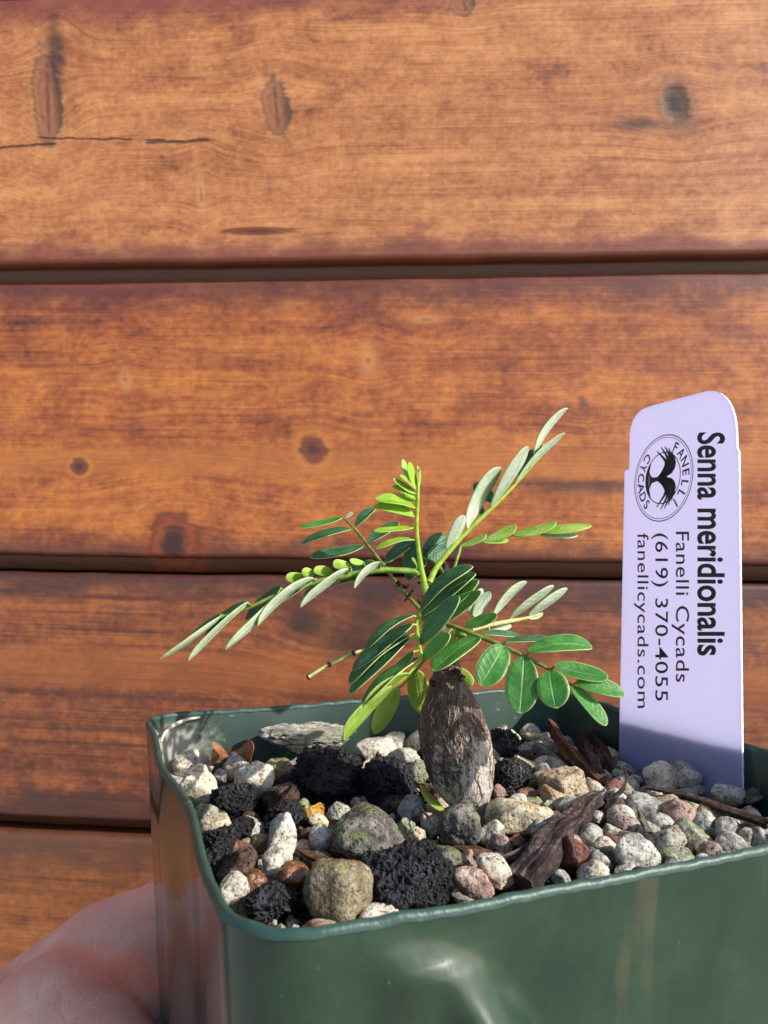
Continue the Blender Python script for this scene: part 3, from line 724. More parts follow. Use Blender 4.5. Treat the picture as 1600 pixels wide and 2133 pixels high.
FF = [f for f in grid_faces(17, 9)]+[tuple(q+nV for q in f[::-1]) for f in grid_faces(17, 9)]
bd = [i*9 for i in range(17)]+[16*9+j for j in range(1, 9)]+[i*9+8 for i in range(15, -1, -1)]+[j for j in range(7, 0, -1)]
FF += [(bd[i], bd[(i+1) % len(bd)], bd[(i+1) % len(bd)]+nV, bd[i]+nV) for i in range(len(bd))]
o = mesh_obj('dry_leaf', V+V2, FF, dry); localise(o, V[72])
tag(o, 'curled light brown dry leaf by the left back corner of the pot', 'leaf')

g = G('dry_root'); g.set(Base_Color=lin(214, 198, 176), Roughness=0.7); dryroot = g.m
def wallpt_in(x, z): return pot2w(x, 0.0472, z)
vs_, fs = tube([pot2w(-0.0470, 0.0420, -0.0042), pot2w(-0.0455, 0.0455, -0.0026), pot2w(-0.0420, 0.0476, -0.0014), pot2w(-0.0385, 0.0480, -0.0010)], [0.0002, 0.00042, 0.0004, 0.0002], 8, 6, 0.3)
o = mesh_obj('dry_root', vs_, fs, dryroot); localise(o, vs_[0]); tag(o, 'pale dry root fibre stuck inside the left back corner of the pot', 'root')

# ---------------------------------------------------------------- plant label
lo = [Vector(p)*k_+CAM for p, k_ in zip(((0.051839, 0.166898, -0.045048), (0.065599, 0.140392, -0.042566), (0.056808, 0.175549, 0.019775)), (0.987, 0.976, 0.987))]
LA = (lo[1]-lo[0]).normalized(); LV = (lo[2]-lo[0]); LV = (LV-LA*LV.dot(LA)).normalized(); LN = LA.cross(LV)
LO = lo[0]; LWID = (lo[1]-lo[0]).length
lab = empty('plant_label'); LMx = Matrix((LA, LV, LN)).transposed().to_4x4(); LMx.translation = LO; lab.matrix_world = LMx
tag(lab, 'lavender plastic plant label with black printing stuck in the gravel', 'plant label')
def lpx(px, py):
    d = ray(px, py); t = (LO-CAM).dot(LN)/d.dot(LN); q = CAM+d*t-LO
    return q.dot(LA), q.dot(LV)
def z5(x, y): return lpx(1250+x*0.41274, 780+y*0.41256)
g = G('label_plastic'); P = g.coord('Object'); n1 = g.noise(P, 2200, 3)
lx_, ly_, _ = g.xyz(P); dirt = g.noise(P, 900, 4, 0.75).step(0.66, 0.74)*ly_.step(0.035, 0.006)
g.set(Base_Color=g.mix(dirt*0.7, g.mix(g.noise(P, 90, 4).step(0.3, 0.7), (0.54, 0.55, 0.93), (0.60, 0.61, 0.96)), (0.22, 0.18, 0.15)), Roughness=0.42, Specular_IOR_Level=0.4); g.bump(n1, 0.0001, 0.25)
g.translucent((0.81, 0.81, 0.99), 0.72); lplas = g.m
g = G('label_cut_edge'); g.set(Base_Color=(0.86, 0.84, 0.93), Roughness=0.5); ledge = g.m
g = G('label_ink'); g.set(Base_Color=(0.012, 0.012, 0.016), Roughness=0.55); ink = g.m
tl, tr = z5(150, 300), z5(690, 330); topl, topr = z5(252, 160), z5(545, 82)
nl, nr = z5(145, 480), z5(692, 372)
W0 = z5(706, 900)[0]
def arc_pts(a, c, b, n=8): 
    a, c, b = Vector((*a, 0)), Vector((*c, 0)), Vector((*b, 0)); return [tuple(((1-t)**2*a+2*t*(1-t)*c+t*t*b)[:2]) for t in [i/n for i in range(n+1)]]
inL, inR = tl[0], tr[0]
tip = -0.022
out_ = [(0, 0.0), (0, nl[1]-0.0004), (0.0003, nl[1]+0.0001), (inL, nl[1]), (inL, tl[1])]
out_ += arc_pts((inL, tl[1]), z5(160, 185), topl)[1:] + arc_pts(topr, z5(690, 75), (inR, tr[1]))
out_ += [(inR, nr[1]), (W0-0.0002, nr[1]-0.0003), (W0, nr[1]-0.0010), (W0, 0.0), (W0*0.5+0.003, tip), (W0*0.5-0.003, tip)]
dens = []                                 # slightly ragged, perforated long edges
for i in range(len(out_)):
    a, b = out_[i], out_[(i+1) % len(out_)]
    L_ = sqrt((a[0]-b[0])**2+(a[1]-b[1])**2); k = max(1, int(L_/0.0011)) if abs(a[0]-b[0]) < 0.0006 else 1
    for j in range(k):
        t = j/k; p = (a[0]+(b[0]-a[0])*t, a[1]+(b[1]-a[1])*t)
        if k > 8 and j % 2: p = (p[0]+(0.00005 if p[0] < W0/2 else -0.00005), p[1])
        dens.append(p)
bm = bmesh.new(); TL = 0.00045
fv = [bm.verts.new((x, y, 0)) for x, y in dens]; bv = [bm.verts.new((x, y, -TL)) for x, y in dens]
ff = bm.faces.new(fv); fb = bm.faces.new(bv[::-1])
nD = len(dens)
for i in range(nD): 
    f = bm.faces.new((fv[i], bv[i], bv[(i+1) % nD], fv[(i+1) % nD])); f.material_index = 1
bm.normal_update()
if ff.normal.z < 0: bmesh.ops.reverse_faces(bm, faces=bm.faces[:])
bmesh.ops.triangulate(bm, faces=[f for f in bm.faces if len(f.verts) > 4])
me = bpy.data.meshes.new('tag_body'); bm.to_mesh(me); bm.free(); me.materials.append(lplas); me.materials.append(ledge)
o = bpy.data.objects.new('tag_body', me); col.objects.link(o); o.parent = lab

def text_mesh(body, bold=0.0, spacing=1.0):
    cu = bpy.data.curves.new('t', 'FONT'); cu.body = body; cu.size = 1; cu.offset = bold; cu.space_character = spacing; cu.resolution_u = 4
    ob = bpy.data.objects.new('t', cu); col.objects.link(ob)
    dg = bpy.context.evaluated_depsgraph_get(); ev = ob.evaluated_get(dg); me = bpy.data.meshes.new_from_object(ev)
    V = np.array([v.co[:] for v in me.vertices]); Fs = [tuple(p.vertices) for p in me.polygons]
    bpy.data.objects.remove(ob); bpy.data.curves.remove(cu); bpy.data.meshes.remove(me)
    return V, Fs
INKZ = 0.00004
def printed(name, body, y0, y1, xb, xt, ref, bold=0.0, spacing=1.0):
    """text running down the label: y0..y1 extent, xb baseline, xt top of the letters of ref, in label zoom pixels"""
    V, Fs = text_mesh(body, bold, spacing); Rv, _ = text_mesh(ref, bold, spacing)
    hx = V[:, 0].min(), V[:, 0].max(); hy = Rv[:, 1].max()
    A0 = np.array(z5(xb, y0)); A1 = np.array(z5(xb, y1)); B0 = np.array(z5(xt, y0)); B1 = np.array(z5(xt, y1))
    t = (V[:, 0]-hx[0])/(hx[1]-hx[0]); s = V[:, 1]/hy
    P0 = A0+(A1-A0)*t[:, None]; P1 = B0+(B1-B0)*t[:, None]
    Q = P0+(P1-P0)*s[:, None]
    o = mesh_obj(name, np.c_[Q, np.full(len(Q), INKZ)], Fs, ink, lab, smooth=False); return o
o = printed('printed_name', 'Senna meridionalis', 292, 1420, 496, 630, 'd', 0.022, 1.0); o['label'] = 'bold black plant name reading Senna meridionalis'
printed('printed_text', 'Fanelli Cycads', 794, 1553, 384, 450, 'F', 0.004, 1.06)['label'] = 'black line reading Fanelli Cycads'
printed('printed_text', '(619) 370-4055', 802, 1648, 280, 344, '3', 0.004, 1.06)['label'] = 'black phone number line'
printed('printed_text', 'fanellicycads.com', 802, 1685, 190, 246, 'f', 0.004, 1.06)['label'] = 'black web address line'
# round emblem: X runs down the label, Y to the right
Cc = np.array(z5(316, 522)); rA = abs(z5(316+148, 522)[0]-z5(316-148, 522)[0])/2; rB = abs(z5(316, 522+217)[1]-z5(316, 522-217)[1])/2
def em(X, Y): return (Cc[0]+Y*rA, Cc[1]-X*rB, INKZ)
EV, EF = [], []
def ring(r0, r1, n=72, a0=0.0, a1=2*pi):
    b = len(EV)
    for i in range(n+1):
        a = a0+(a1-a0)*i/n; EV.append(em(cos(a)*r0, sin(a)*r0)); EV.append(em(cos(a)*r1, sin(a)*r1))
    for i in range(n): EF.append((b+2*i, b+2*i+1, b+2*i+3, b+2*i+2))
ring(0.975, 1.0); ring(0.925, 0.94); ring(0.575, 0.60)
emb = empty('emblem'); emb.parent = lab
mesh_obj('emblem_ring', EV, EF, ink, emb, smooth=False)
for word, mid, step_, flip in (('FANELLI', 90, -18.5, False), ('CYCADS', -90, 18, True)):
    EV, EF = [], []
    for i, ch in enumerate(word):
        V, Fs = text_mesh(ch, 0.02); cx = (V[:, 0].min()+V[:, 0].max())/2
        a = radians(mid+step_*(i-(len(word)-1)/2)); sc_ = 0.22/0.7
        b = len(EV); rr = 0.66 if not flip else 0.87
        for (x, y, _) in V:
            lx, ly = (x-cx)*sc_, y*sc_
            rd = rr+ly if not flip else rr-ly
            th = a-lx/0.76 if not flip else a+lx/0.76
            EV.append(em(cos(th)*rd, sin(th)*rd))
        EF += [tuple(b+q for q in f) for f in Fs]
    mesh_obj('emblem_lettering', EV, EF, ink, emb, smooth=False)
EV, EF = [], []
def blade(pts, wds, n=8):
    b = len(EV); P = catmull([(x, y, 0) for x, y in pts], n); N = len(P); Wd = np.interp(np.linspace(0, 1, N), np.linspace(0, 1, len(wds)), wds)
    for i, p in enumerate(P):
        t = (P[min(i+1, N-1)]-P[max(i-1, 0)]).normalized(); nx_, ny_ = -t.y, t.x
        EV.append(em(p.x+nx_*Wd[i], p.y+ny_*Wd[i])); EV.append(em(p.x-nx_*Wd[i], p.y-ny_*Wd[i]))
    for i in range(N-1): EF.append((b+2*i, b+2*i+1, b+2*i+3, b+2*i+2))
for sgn in (-1, 1):
    for k, (ex, ey, bx, by) in enumerate([(.66, -.20, .36, .10), (.73, -.06, .42, .16), (.72, .07, .44, .23), (.66, .20, .40, .29), (.57, .31, .33, .34), (.45, .40, .25, .37), (.31, .44, .17, .36), (.16, .40, .09, .28)]):
        blade([(0.03*sgn, -0.16), (bx*0.42*sgn, by*0.45-0.04), (bx*sgn, by), (ex*sgn, ey)], [0.022, 0.034, 0.043, 0.012])
blade([(0, 0.16), (0, -0.2), (0, -0.36), (0, -0.46)], [0.02, 0.05, 0.07, 0.20])
b = len(EV)
EV.append(em(0, -0.62)); 
for i in range(21):
    a = radians(-90-52+104*i/20); EV.append(em(cos(a)*0.60, sin(a)*0.60))
for i in range(21):
    u = -1+2*i/20; EV.append(em(sin(radians(52))*0.60*u, -0.37-0.10*(1-u*u)-0.0))
for i in range(20): EF.append((b+1+i, b+2+i, b+23+i, b+22+i))
mesh_obj('emblem_plant', EV, EF, ink, emb, smooth=False)

# ---------------------------------------------------------------- the plant
D0 = 0.1325
plant = empty('caudex_plant', at_z(968, 1690, SOIL))
tag(plant, 'young bonsai like plant with swollen brown bottle stem and green feathery leaves', 'plant')
PIV = Matrix.Translation(-plant.location)
def pchild(name, V, Fs, mats, parent=None, **k):
    par = parent or plant; off = plant.location if par is plant else plant.location
    o = mesh_obj(name, [Vector(v)-plant.location for v in V], Fs, mats, par, **k); return o

g = G('caudex_bark'); P = g.coord('Object'); x, y, z = g.xyz(P)
n1 = g.noise(g.vec(x*420.0, y*420.0, z*130.0), 1, 5, 0.65); n2 = g.noise(P, 1500, 4, 0.7); n0 = g.noise(P, 190, 3)
base = g.ramp(n1*0.55+n2*0.2+n0*0.3, [(0.32, lin(28, 20, 18)), (0.5, lin(70, 50, 44)), (0.68, lin(132, 108, 98))])
rd_ = n0.step(0.52, 0.66)*0.35; base = g.mix(rd_, base, lin(96, 52, 40))
side = (x*0.8-y*0.3)                      # lime bloom sits low down, more on one flank
bloom = (n2*0.95+n1*0.75+n0*0.55-1.12+(z*-26.0)+0.36+side*30.0)
bloom = bloom.step(0.0, 0.26)
fis = g.noise(g.vec(x*900.0, y*900.0, z*60.0), 1, 3, 0.6, 0.4); base = g.mix(bloom*0.8, base, lin(204, 197, 190)); base = g.mix(fis.step(0.44, 0.36)*0.7, base, lin(24, 17, 15)); base = g.mix(fis.step(0.62, 0.70)*0.45, base, lin(170, 150, 130))
fl = g.noise(P, 2600, 2).step(0.62, 0.70)*n0.step(0.4, 0.55); base = g.mix(fl*0.6, base, lin(190, 180, 170))
g.set(Base_Color=base, Roughness=0.40, Specular_IOR_Level=0.6); g.bump(n1*0.9+n2*0.5+fis*1.2, 0.0010, 0.8); caud_m = g.m
CA = [(1385, 908, 955), (1397, 904, 962), (1410, 900, 964), (1422, 896, 969), (1445, 890, 986), (1466, 883, 997), (1488, 877, 1007), (1510, 875, 1015), (1530, 874, 1021), (1552, 876, 1024),
      (1572, 880, 1026), (1595, 886, 1027), (1614, 893, 1026), (1630, 899, 1025), (1642, 907, 1024), (1656, 918, 1021), (1670, 930, 1017), (1690, 948, 1010), (1712, 960, 1004)]
ys = np.linspace(CA[0][0], CA[-1][0], 80); cl = np.interp(ys, [c[0] for c in CA], [c[1] for c in CA]); cr_ = np.interp(ys, [c[0] for c in CA], [c[2] for c in CA])
ker = np.array([1, 2, 3, 2, 1])/9; sm = lambda a: np.convolve(np.pad(a, 2, 'edge'), ker, 'valid'); cl, cr_ = sm(sm(cl)), sm(sm(cr_))
SEG = 72; V = []; CAUD = []
for i, (py, a, b) in enumerate(zip(ys, cl, cr_)):
    c = at_y((a+b)/2, py, D0); r = (b-a)/2*D0/F; CAUD.append((c, r))
    for k in range(SEG):
        an = 2*pi*k/SEG; d = Vector((cos(an), sin(an), 0))
        wr = 0.030*noise.noise(Vector((cos(an)*2.6, sin(an)*2.6, i*0.035)))+0.022*noise.noise(Vector((cos(an)*8, sin(an)*8, i*0.10+4)))
        wr += 0.015*noise.noise(Vector((cos(an)*5, sin(an)*5, i*0.5+9)))
        if py < 1425: wr += 0.10*noise.noise(Vector((cos(an)*3, sin(an)*3, i*0.9)))
        V.append(c+d*r*(1+wr))
FF = grid_faces(80, SEG, wrap_v=True)
V.append(CAUD[0][0]); FF += [(len(V)-1, (k+1) % SEG, k) for k in range(SEG)]
FF = [f[::-1] for f in FF]
caudex = pchild('caudex', V, FF, caud_m)
g = G('root_fibre'); g.set(Base_Color=g.mix(g.noise(g.coord('Object'), 900, 3).step(0.4, 0.6), lin(80, 60, 48), lin(172, 148, 124)), Roughness=0.7); fib_m = g.m
rf = random.Random(11)
for k in range(46):                        # thin pale fibres running down the bark
    an = rf.uniform(pi*1.02, pi*1.98) if k < 36 else rf.uniform(0, 2*pi)
    i0 = rf.randint(12, 52); L_ = rf.randint(8, 26); pts = []; wv = rf.uniform(0, 9)
    for j in range(0, L_+1, 3):
        i = min(i0+j, 76); c, r = CAUD[i]; a = an+0.10*sin(j*0.35+wv)+0.05*sin(j*0.9+wv*2)
        idx = i*SEG+int(round(a/(2*pi)*SEG)) % SEG
        q = V[idx]; pts.append(c+(q-c)*(1.008)+Vector((cos(a)-cos(round(a/(2*pi)*SEG)*2*pi/SEG), sin(a)-sin(round(a/(2*pi)*SEG)*2*pi/SEG), 0))*r)
    th = rf.uniform(0.00006, 0.00013)
    v_, f_ = tube(pts, [th*0.4, th, th, th*0.3], 5, 3)
    pchild('root_fibre', v_, f_, fib_m, caudex)

def plain(name, c1, c2, rough=0.5, sc=700, tr=None, hairs=False):
    g = G(name); n = g.noise(g.coord('Object'), sc, 4, 0.6)
    c = g.mix(n.step(0.35, 0.65), c1, c2); g.set(Base_Color=c, Roughness=rough, Specular_IOR_Level=0.4); g.bump(n, 0.0003, 0.5)
    if tr: g.translucent(tr, 0.25)
    return g.m
stem_young = plain('young_stem', lin(140, 176, 48), lin(176, 204, 84), tr=lin(190, 215, 60))
stem_green = plain('green_rachis', lin(104, 136, 50), lin(142, 168, 78), tr=lin(150, 180, 60))
stem_olive = plain('olive_rachis', lin(84, 104, 40), lin(120, 132, 62))
stem_pale = plain('pale_rachis', lin(150, 164, 92), lin(188, 194, 130))
stem_brown = plain('woody_stem', lin(66, 54, 38), lin(116, 100, 66), 0.7)
dry_m = plain('dried_bud', lin(30, 18, 14), lin(82, 54, 44), 0.8, 1200)

def leaf_mat(name, c1, c2, vein, margin, tr, fac, rough, spec, vmix=0.6):
    g = G(name); u, v, _ = g.xyz(g.coord('UV')); P = g.coord('Object'); r = g.rnd()
    n = g.noise(P, 420, 4, 0.6); nf_ = g.noise(P, 2600, 3, 0.7)
    c = g.mix(n.step(0.3, 0.7), c1, c2)
    s = (u-0.5).abs()*2.0
    side = ((v*46.0+s*9.0).sin()*0.5+0.5).pow(4.0)*0.06
    c = g.mix(side, c, vein); c = g.mix(nf_.step(0.58, 0.75)*0.10, c, vein)
    c = g.mix(s.step(0.085, 0.025)*v.step(0.98, 0.7)*vmix, c, vein)
    edge = s.step(0.86, 0.98).max(v.step(0.965, 0.995)); c = g.mix(edge*0.75, c, margin)
    hsv = g.n('ShaderNodeHueSaturation'); g.t.links.new(c.o, hsv.inputs['Color']); g.t.links.new((r*0.3+0.85).o, hsv.inputs['Value'])
    c = S(g.t, hsv.outputs[0])
    g.set(Base_Color=c, Roughness=rough, Specular_IOR_Level=spec)
    g.bump(n*0.6+nf_*0.3-s.step(0.1, 0.0)*0.5+side*2.0, 0.0004, 0.5); g.translucent(tr, fac); return g.m
LT = leaf_mat('leaflet_top', lin(48, 98, 50), lin(80, 136, 68), lin(150, 184, 134), lin(190, 206, 140), lin(150, 220, 60), 0.38, 0.40, 0.45)
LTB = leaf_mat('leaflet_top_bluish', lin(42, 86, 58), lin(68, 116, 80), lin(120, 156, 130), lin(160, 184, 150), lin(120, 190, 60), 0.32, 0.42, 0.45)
LU = leaf_mat('leaflet_underside', lin(196, 214, 184), lin(222, 232, 208), lin(130, 160, 120), lin(216, 224, 196), lin(150, 200, 90), 0.28, 0.6, 0.3)
LY = leaf_mat('leaflet_young', lin(132, 180, 40), lin(170, 208, 66), lin(196, 222, 110), lin(206, 226, 110), lin(180, 220, 40), 0.38, 0.45, 0.4, 0.35)
LYU = leaf_mat('leaflet_young_underside', lin(150, 190, 70), lin(186, 212, 110), lin(130, 170, 60), lin(210, 226, 140), lin(180, 220, 60), 0.35, 0.5, 0.35, 0.4)
LMG = plain('leaflet_margin', lin(176, 196, 120), lin(206, 216, 150), tr=lin(200, 220, 120))
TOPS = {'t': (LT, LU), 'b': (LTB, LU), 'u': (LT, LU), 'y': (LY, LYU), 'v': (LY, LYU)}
lr = random.Random(3)
def leaflet(base, tip, wm, style, parent, fold=None, curl=None, aspect=0.40):
    """base, tip: world points; wm: apparent width; style: t/b upper face seen, u/v underside seen, y young"""
    ax = tip-base; L_ = ax.length; a = ax.normalized(); mid = (base+tip)/2; v = (CAM-mid).normalized()
    n0 = (v-a*v.dot(a)).normalized(); p = a.cross(n0)
    W_ = max(wm, min(aspect*L_, wm*2.6)); ph = math.acos(min(1, wm/W_))
    under = style in 'uv'
    c1, c2 = n0*cos(ph)+p*sin(ph), n0*cos(ph)-p*sin(ph)
    n = (c1 if c1.dot(to_sun) > c2.dot(to_sun) else c2) if under else (c1 if c1.z > c2.z else c2)
    top = -n if under else n
    sd_ = a.cross(top).normalized()
    fold = lr.uniform(0.10, 0.26) if fold is None else fold; curl = lr.uniform(-0.05, 0.09) if curl is None else curl
    NU, NV = 15, 9; T, B, UVs = [], [], []
    th = 0.00008; shp = lr.uniform(-0.2, 0.5); asym = lr.uniform(-0.06, 0.06); tw = lr.uniform(-0.14, 0.14)
    for i in range(NU):
        t = 0.5-0.5*cos(pi*i/(NU-1)); q = abs(2*(t**1.0)-1)
        hw = W_/2*max(0.0, 1-q**(2.2+shp))**(0.58-shp*0.1)*(0.90+0.18*t)
        cen = base+a*(L_*t)+top*(-curl*L_*(2*t-1)**2+curl*L_)
        st = sd_*cos(tw*(t-.4))+top*sin(tw*(t-.4))
        for j in range(NV):
            s = -1+2*j/(NV-1); off = st*(s*hw+asym*hw*(1-s*s))+top*(fold*hw*(s*s*0.5+abs(s)*0.5)+0.035*hw*sin(7*t+3*s+asym*40))
            T.append(cen+off+top*th); B.append(cen+off-top*th); UVs.append(((s+1)/2, t))
    nV = len(T); gf = grid_faces(NU, NV)
    # orientation: upper faces towards 'top'
    e1, e2 = T[NV*7]-T[NV*8], T[NV*7+1]-T[NV*7]
    flip = (T[NV*8]-T[NV*7]).cross(T[NV*7+1]-T[NV*7]).dot(top) < 0
    FF = [f[::-1] if flip else f for f in gf]+[tuple(q+nV for q in (f if flip else f[::-1])) for f in gf]
    fm = [0]*len(gf)+[1]*len(gf)
    bd = [i*NV for i in range(NU)]+[(NU-1)*NV+j for j in range(1, NV)]+[i*NV+NV-1 for i in range(NU-2, -1, -1)]+[j for j in range(NV-2, 0, -1)]
    for i in range(len(bd)): 
        q = (bd[i], bd[(i+1) % len(bd)], bd[(i+1) % len(bd)]+nV, bd[i]+nV); FF.append(q if flip else q[::-1]); fm.append(2)
    A_, B_ = TOPS[style]
    return pchild('leaflet', T+B, FF, [A_, B_, LMG], parent, fmat=fm, uv=UVs+UVs)
Z3 = lambda x, y: (600+x*0.45, 830+y*0.45)
Z4 = lambda x, y: (320+x*0.375, 940+y*0.375)
Z1 = lambda x, y: (x, y)
def frond(zf, sc, rach, radii, mat, leaves, name='compound_leaf', seg=10):
    """rach: (x, y, depth mm behind the stem); leaves: bx, by, tx, ty, width, style, base depth mm, tip depth mm"""
    pts = [at_y(*zf(x, y), D0+d/1000) for x, y, d in rach]
    v_, f_ = tube(pts, [r*sc*D0/F for r in radii], seg, 8, 0.06)
    o = pchild(name, v_, f_, mat)
    for (bx, by, tx, ty, wd, stl, d0, d1) in leaves:
        b, t = at_y(*zf(bx, by), D0+d0/1000), at_y(*zf(tx, ty), D0+d1/1000)
        leaflet(b, t, wd*sc*(b.y+t.y)/2/F*(0.84 if (stl in 'btu' and wd < 100) else 0.97), stl, o)
        # short stalk from the rachis
        near = min(pts_dense(pts), key=lambda p: (p-b).length)
        if 0.0002 < (near-b).length < 0.006:
            v_, f_ = tube([near, (near+b)/2, b+(t-b)*0.02], [0.00022, 0.00020, 0.00018], 6, 3); pchild('leaflet_stalk', v_, f_, mat, o)
    return o
def pts_dense(pts): return catmull(pts, 8)

# woody lower stem, green shoot
v_, f_ = tube([at_y(936, 1400, D0), at_y(930, 1360, D0), at_y(918, 1318, D0), at_y(903, 1280, D0), at_y(895, 1256, D0)], [0.0021, 0.0016, 0.0013, 0.0011, 0.0011], 14, 8, 0.1)
pchild('woody_stem', v_, f_, stem_brown)
frond(Z4, .375, [(1535, 850, 0), (1512, 770, 0), (1485, 640, 0), (1468, 520, 0), (1462, 420, 0), (1465, 300, 0), (1470, 190, 0), (1474, 100, 0)], [22, 20, 15, 12, 11, 11, 9, 5], stem_young, [
    (1450, 195, 1385, 45, 34, 'v', 0, 1), (1460, 205, 1418, 60, 38, 'y', 0, -1), (1470, 200, 1466, 82, 18, 'y', 0, 1), (1460, 215, 1368, 135, 18, 'y', 0, -2),
    (1455, 235, 1330, 155, 30, 'y', 0, -2), (1458, 265, 1326, 195, 34, 'y', 0, -1), (1455, 312, 1232, 268, 56, 'y', 0, -3), (1452, 362, 1220, 312, 58, 'y', 0, -2),
    (1458, 290, 1380, 240, 20, 'y', 0, 2),
    (1442, 425, 1225, 445, 30, 'y', 0, -2), (1446, 492, 1240, 545, 28, 'y', 0, -2), (1468, 640, 1435, 590, 18, 'y', 0, 0)], 'young_shoot', 12)
frond(Z3, .45, [(655, 850, 0), (690, 780, 1), (760, 690, 2), (835, 610, 3), (940, 510, 4), (1040, 410, 5), (1130, 310, 6), (1200, 235, 7)], [15, 13, 12, 11, 10, 8, 6, 4], stem_young, [
    (740, 700, 815, 540, 66, 'u', 2, 1), (835, 605, 985, 318, 76, 'u', 3, 1), (940, 505, 1112, 222, 62, 'u', 4, 2), (1050, 400, 1282, 160, 36, 'u', 5, 6), (1138, 295, 1295, 45, 36, 'u', 6, 7),
    (960, 480, 862, 395, 78, 'b', 5, 9), (900, 540, 866, 480, 50, 'b', 5, 9), (1075, 370, 1160, 228, 52, 'b', 6, 9), (1100, 350, 1180, 215, 40, 'b', 6, 10)])
frond(Z3, .45, [(745, 870, 4), (790, 720, 7), (810, 680, 8), (920, 655, 9), (1050, 625, 10), (1180, 612, 10), (1330, 602, 10)], [8, 8, 9, 9, 10, 8, 4], stem_green, [
    (800, 685, 920, 630, 30, 'v', 8, 7), (915, 655, 1057, 590, 50, 'v', 9, 8), (900, 665, 1022, 656, 26, 'v', 9, 9), (1040, 632, 1243, 572, 44, 'v', 10, 9), (1160, 618, 1405, 588, 46, 'v', 10, 9), (1165, 628, 1342, 634, 26, 'u', 10, 9)])
frond(Z3, .45, [(625, 992, 2), (520, 875, 5), (440, 770, 8), (370, 680, 10), (310, 605, 12), (255, 552, 13)], [9, 9, 9, 8, 7, 4], stem_olive, [
    (268, 552, 300, 527, 22, 'u', 13, 13), (252, 552, 54, 598, 30, 't', 13, 12), (292, 605, 63, 676, 40, 'b', 12, 11), (350, 684, 104, 737, 52, 'b', 10, 8),
    (312, 592, 405, 505, 46, 'b', 12, 14), (372, 668, 514, 574, 56, 'b', 10, 13), (452, 762, 575, 665, 62, 'b', 8, 12)])
frond(Z3, .45, [(750, 860, 3), (715, 800, 6), (670, 750, 8), (620, 738, 9)], [9, 9, 8, 6], stem_green, [
    (560, 840, 590, 655, 82, 'b', 9, 10), (625, 735, 740, 640, 112, 'b', 9, 12), (650, 740, 735, 690, 90, 'b', 8, 10), (640, 760, 560, 840, 40, 'b', 9, 9)])
frond(Z4, .375, [(1475, 690, 0), (1440, 668, 0), (1340, 660, -1), (1240, 662, -2), (1080, 690, -3), (900, 728, -4), (700, 795, -5), (520, 872, -6), (370, 925, -7)], [16, 17, 17, 17, 17, 15, 12, 9, 7], stem_green, [
    (845, 705, 735, 700, 62, 'v', -3, -6), (895, 690, 825, 665, 58, 'v', -3, -6), (995, 668, 890, 660, 58, 'v', -2, -5), (1095, 640, 998, 622, 56, 'v', -2, -5), (1168, 618, 1090, 606, 36, 'v', -1, -3),
    (1235, 622, 1020, 690, 70, 'b', -2, 1), (1260, 618, 1114, 757, 46, 'u', -3, -6), (1082, 655, 815, 865, 54, 'u', -4, -7), (892, 705, 580, 967, 58, 'u', -5, -8), (707, 790, 400, 1100, 54, 'u', -6, -9),
    (527, 838, 194, 1162, 40, 'u', -7, -10), (372, 918, 38, 1152, 36, 'u', -8, -11),
    (710, 755, 512, 935, 66, 'b', -5, -3), (905, 705, 650, 880, 60, 'b', -4, -2), (527, 838, 290, 1010, 62, 'b', -6, -4), (376, 905, 152, 1095, 44, 'b', -7, -6), (520, 850, 230, 1130, 40, 'b', -6.5, -8),
    (1180, 690, 1030, 732, 42, 'b', -2, 1), (960, 740, 830, 810, 44, 'b', -3, 1)])
frond(Z3, .45, [(618, 995, -2), (600, 1010, -5), (598, 1060, -8), (603, 1120, -12), (615, 1195, -16), (580, 1250, -17), (520, 1310, -18), (430, 1370, -18)], [8, 8, 8, 8, 7, 6, 5, 4], stem_young, [
    (585, 1003, 358, 1168, 44, 'b', -6, -8), (578, 1042, 300, 1258, 72, 'b', -8, -11), (566, 1095, 284, 1325, 64, 'b', -10, -13), (566, 1110, 286, 1370, 66, 'b', -11, -15), (582, 1170, 430, 1335, 54, 't', -15, -18), (608, 1200, 345, 1420, 62, 't', -16, -20),
    (615, 985, 856, 776, 66, 'b', -5, -5), (618, 1010, 870, 812, 70, 'b', -6, -7), (618, 1030, 884, 842, 92, 't', -7, -9), (616, 1070, 896, 895, 96, 't', -9, -12), (612, 1135, 795, 920, 92, 'b', -12, -16), (625, 1200, 752, 1095, 76, 't', -16, -20),
    (560, 1275, 350, 1425, 44, 'v', -18, -20), (485, 1335, 260, 1578, 56, 'v', -18, -20)])
frond(Z3, .45, [(640, 1200, 3), (590, 1260, 4), (530, 1330, 4)], [7, 6, 4], stem_green, [
    (590, 1258, 622, 1460, 106, 'v', 4, 8), (512, 1336, 400, 1552, 84, 'v', 4, 5)])
twig = frond(Z4, .375, [(1330, 1060, -1), (1200, 1100, -1), (1110, 1122, -2), (975, 1185, -3), (862, 1254, -4)], [10, 10, 10, 10, 9], stem_pale, [], 'bare_leaf_stalk')
for (x_, y_) in ((1112, 1121), (977, 1184), (862, 1254)):
    p = at_y(*Z4(x_, y_), D0-0.003); v_, f_ = tube([p+Vector((-.0003, 0, -.0001)), p, p+Vector((.0003, 0, .0001))], [.0003, .00055, .0003], 8, 3, 0.4); pchild('leaf_scar', v_, f_, dry_m, twig)
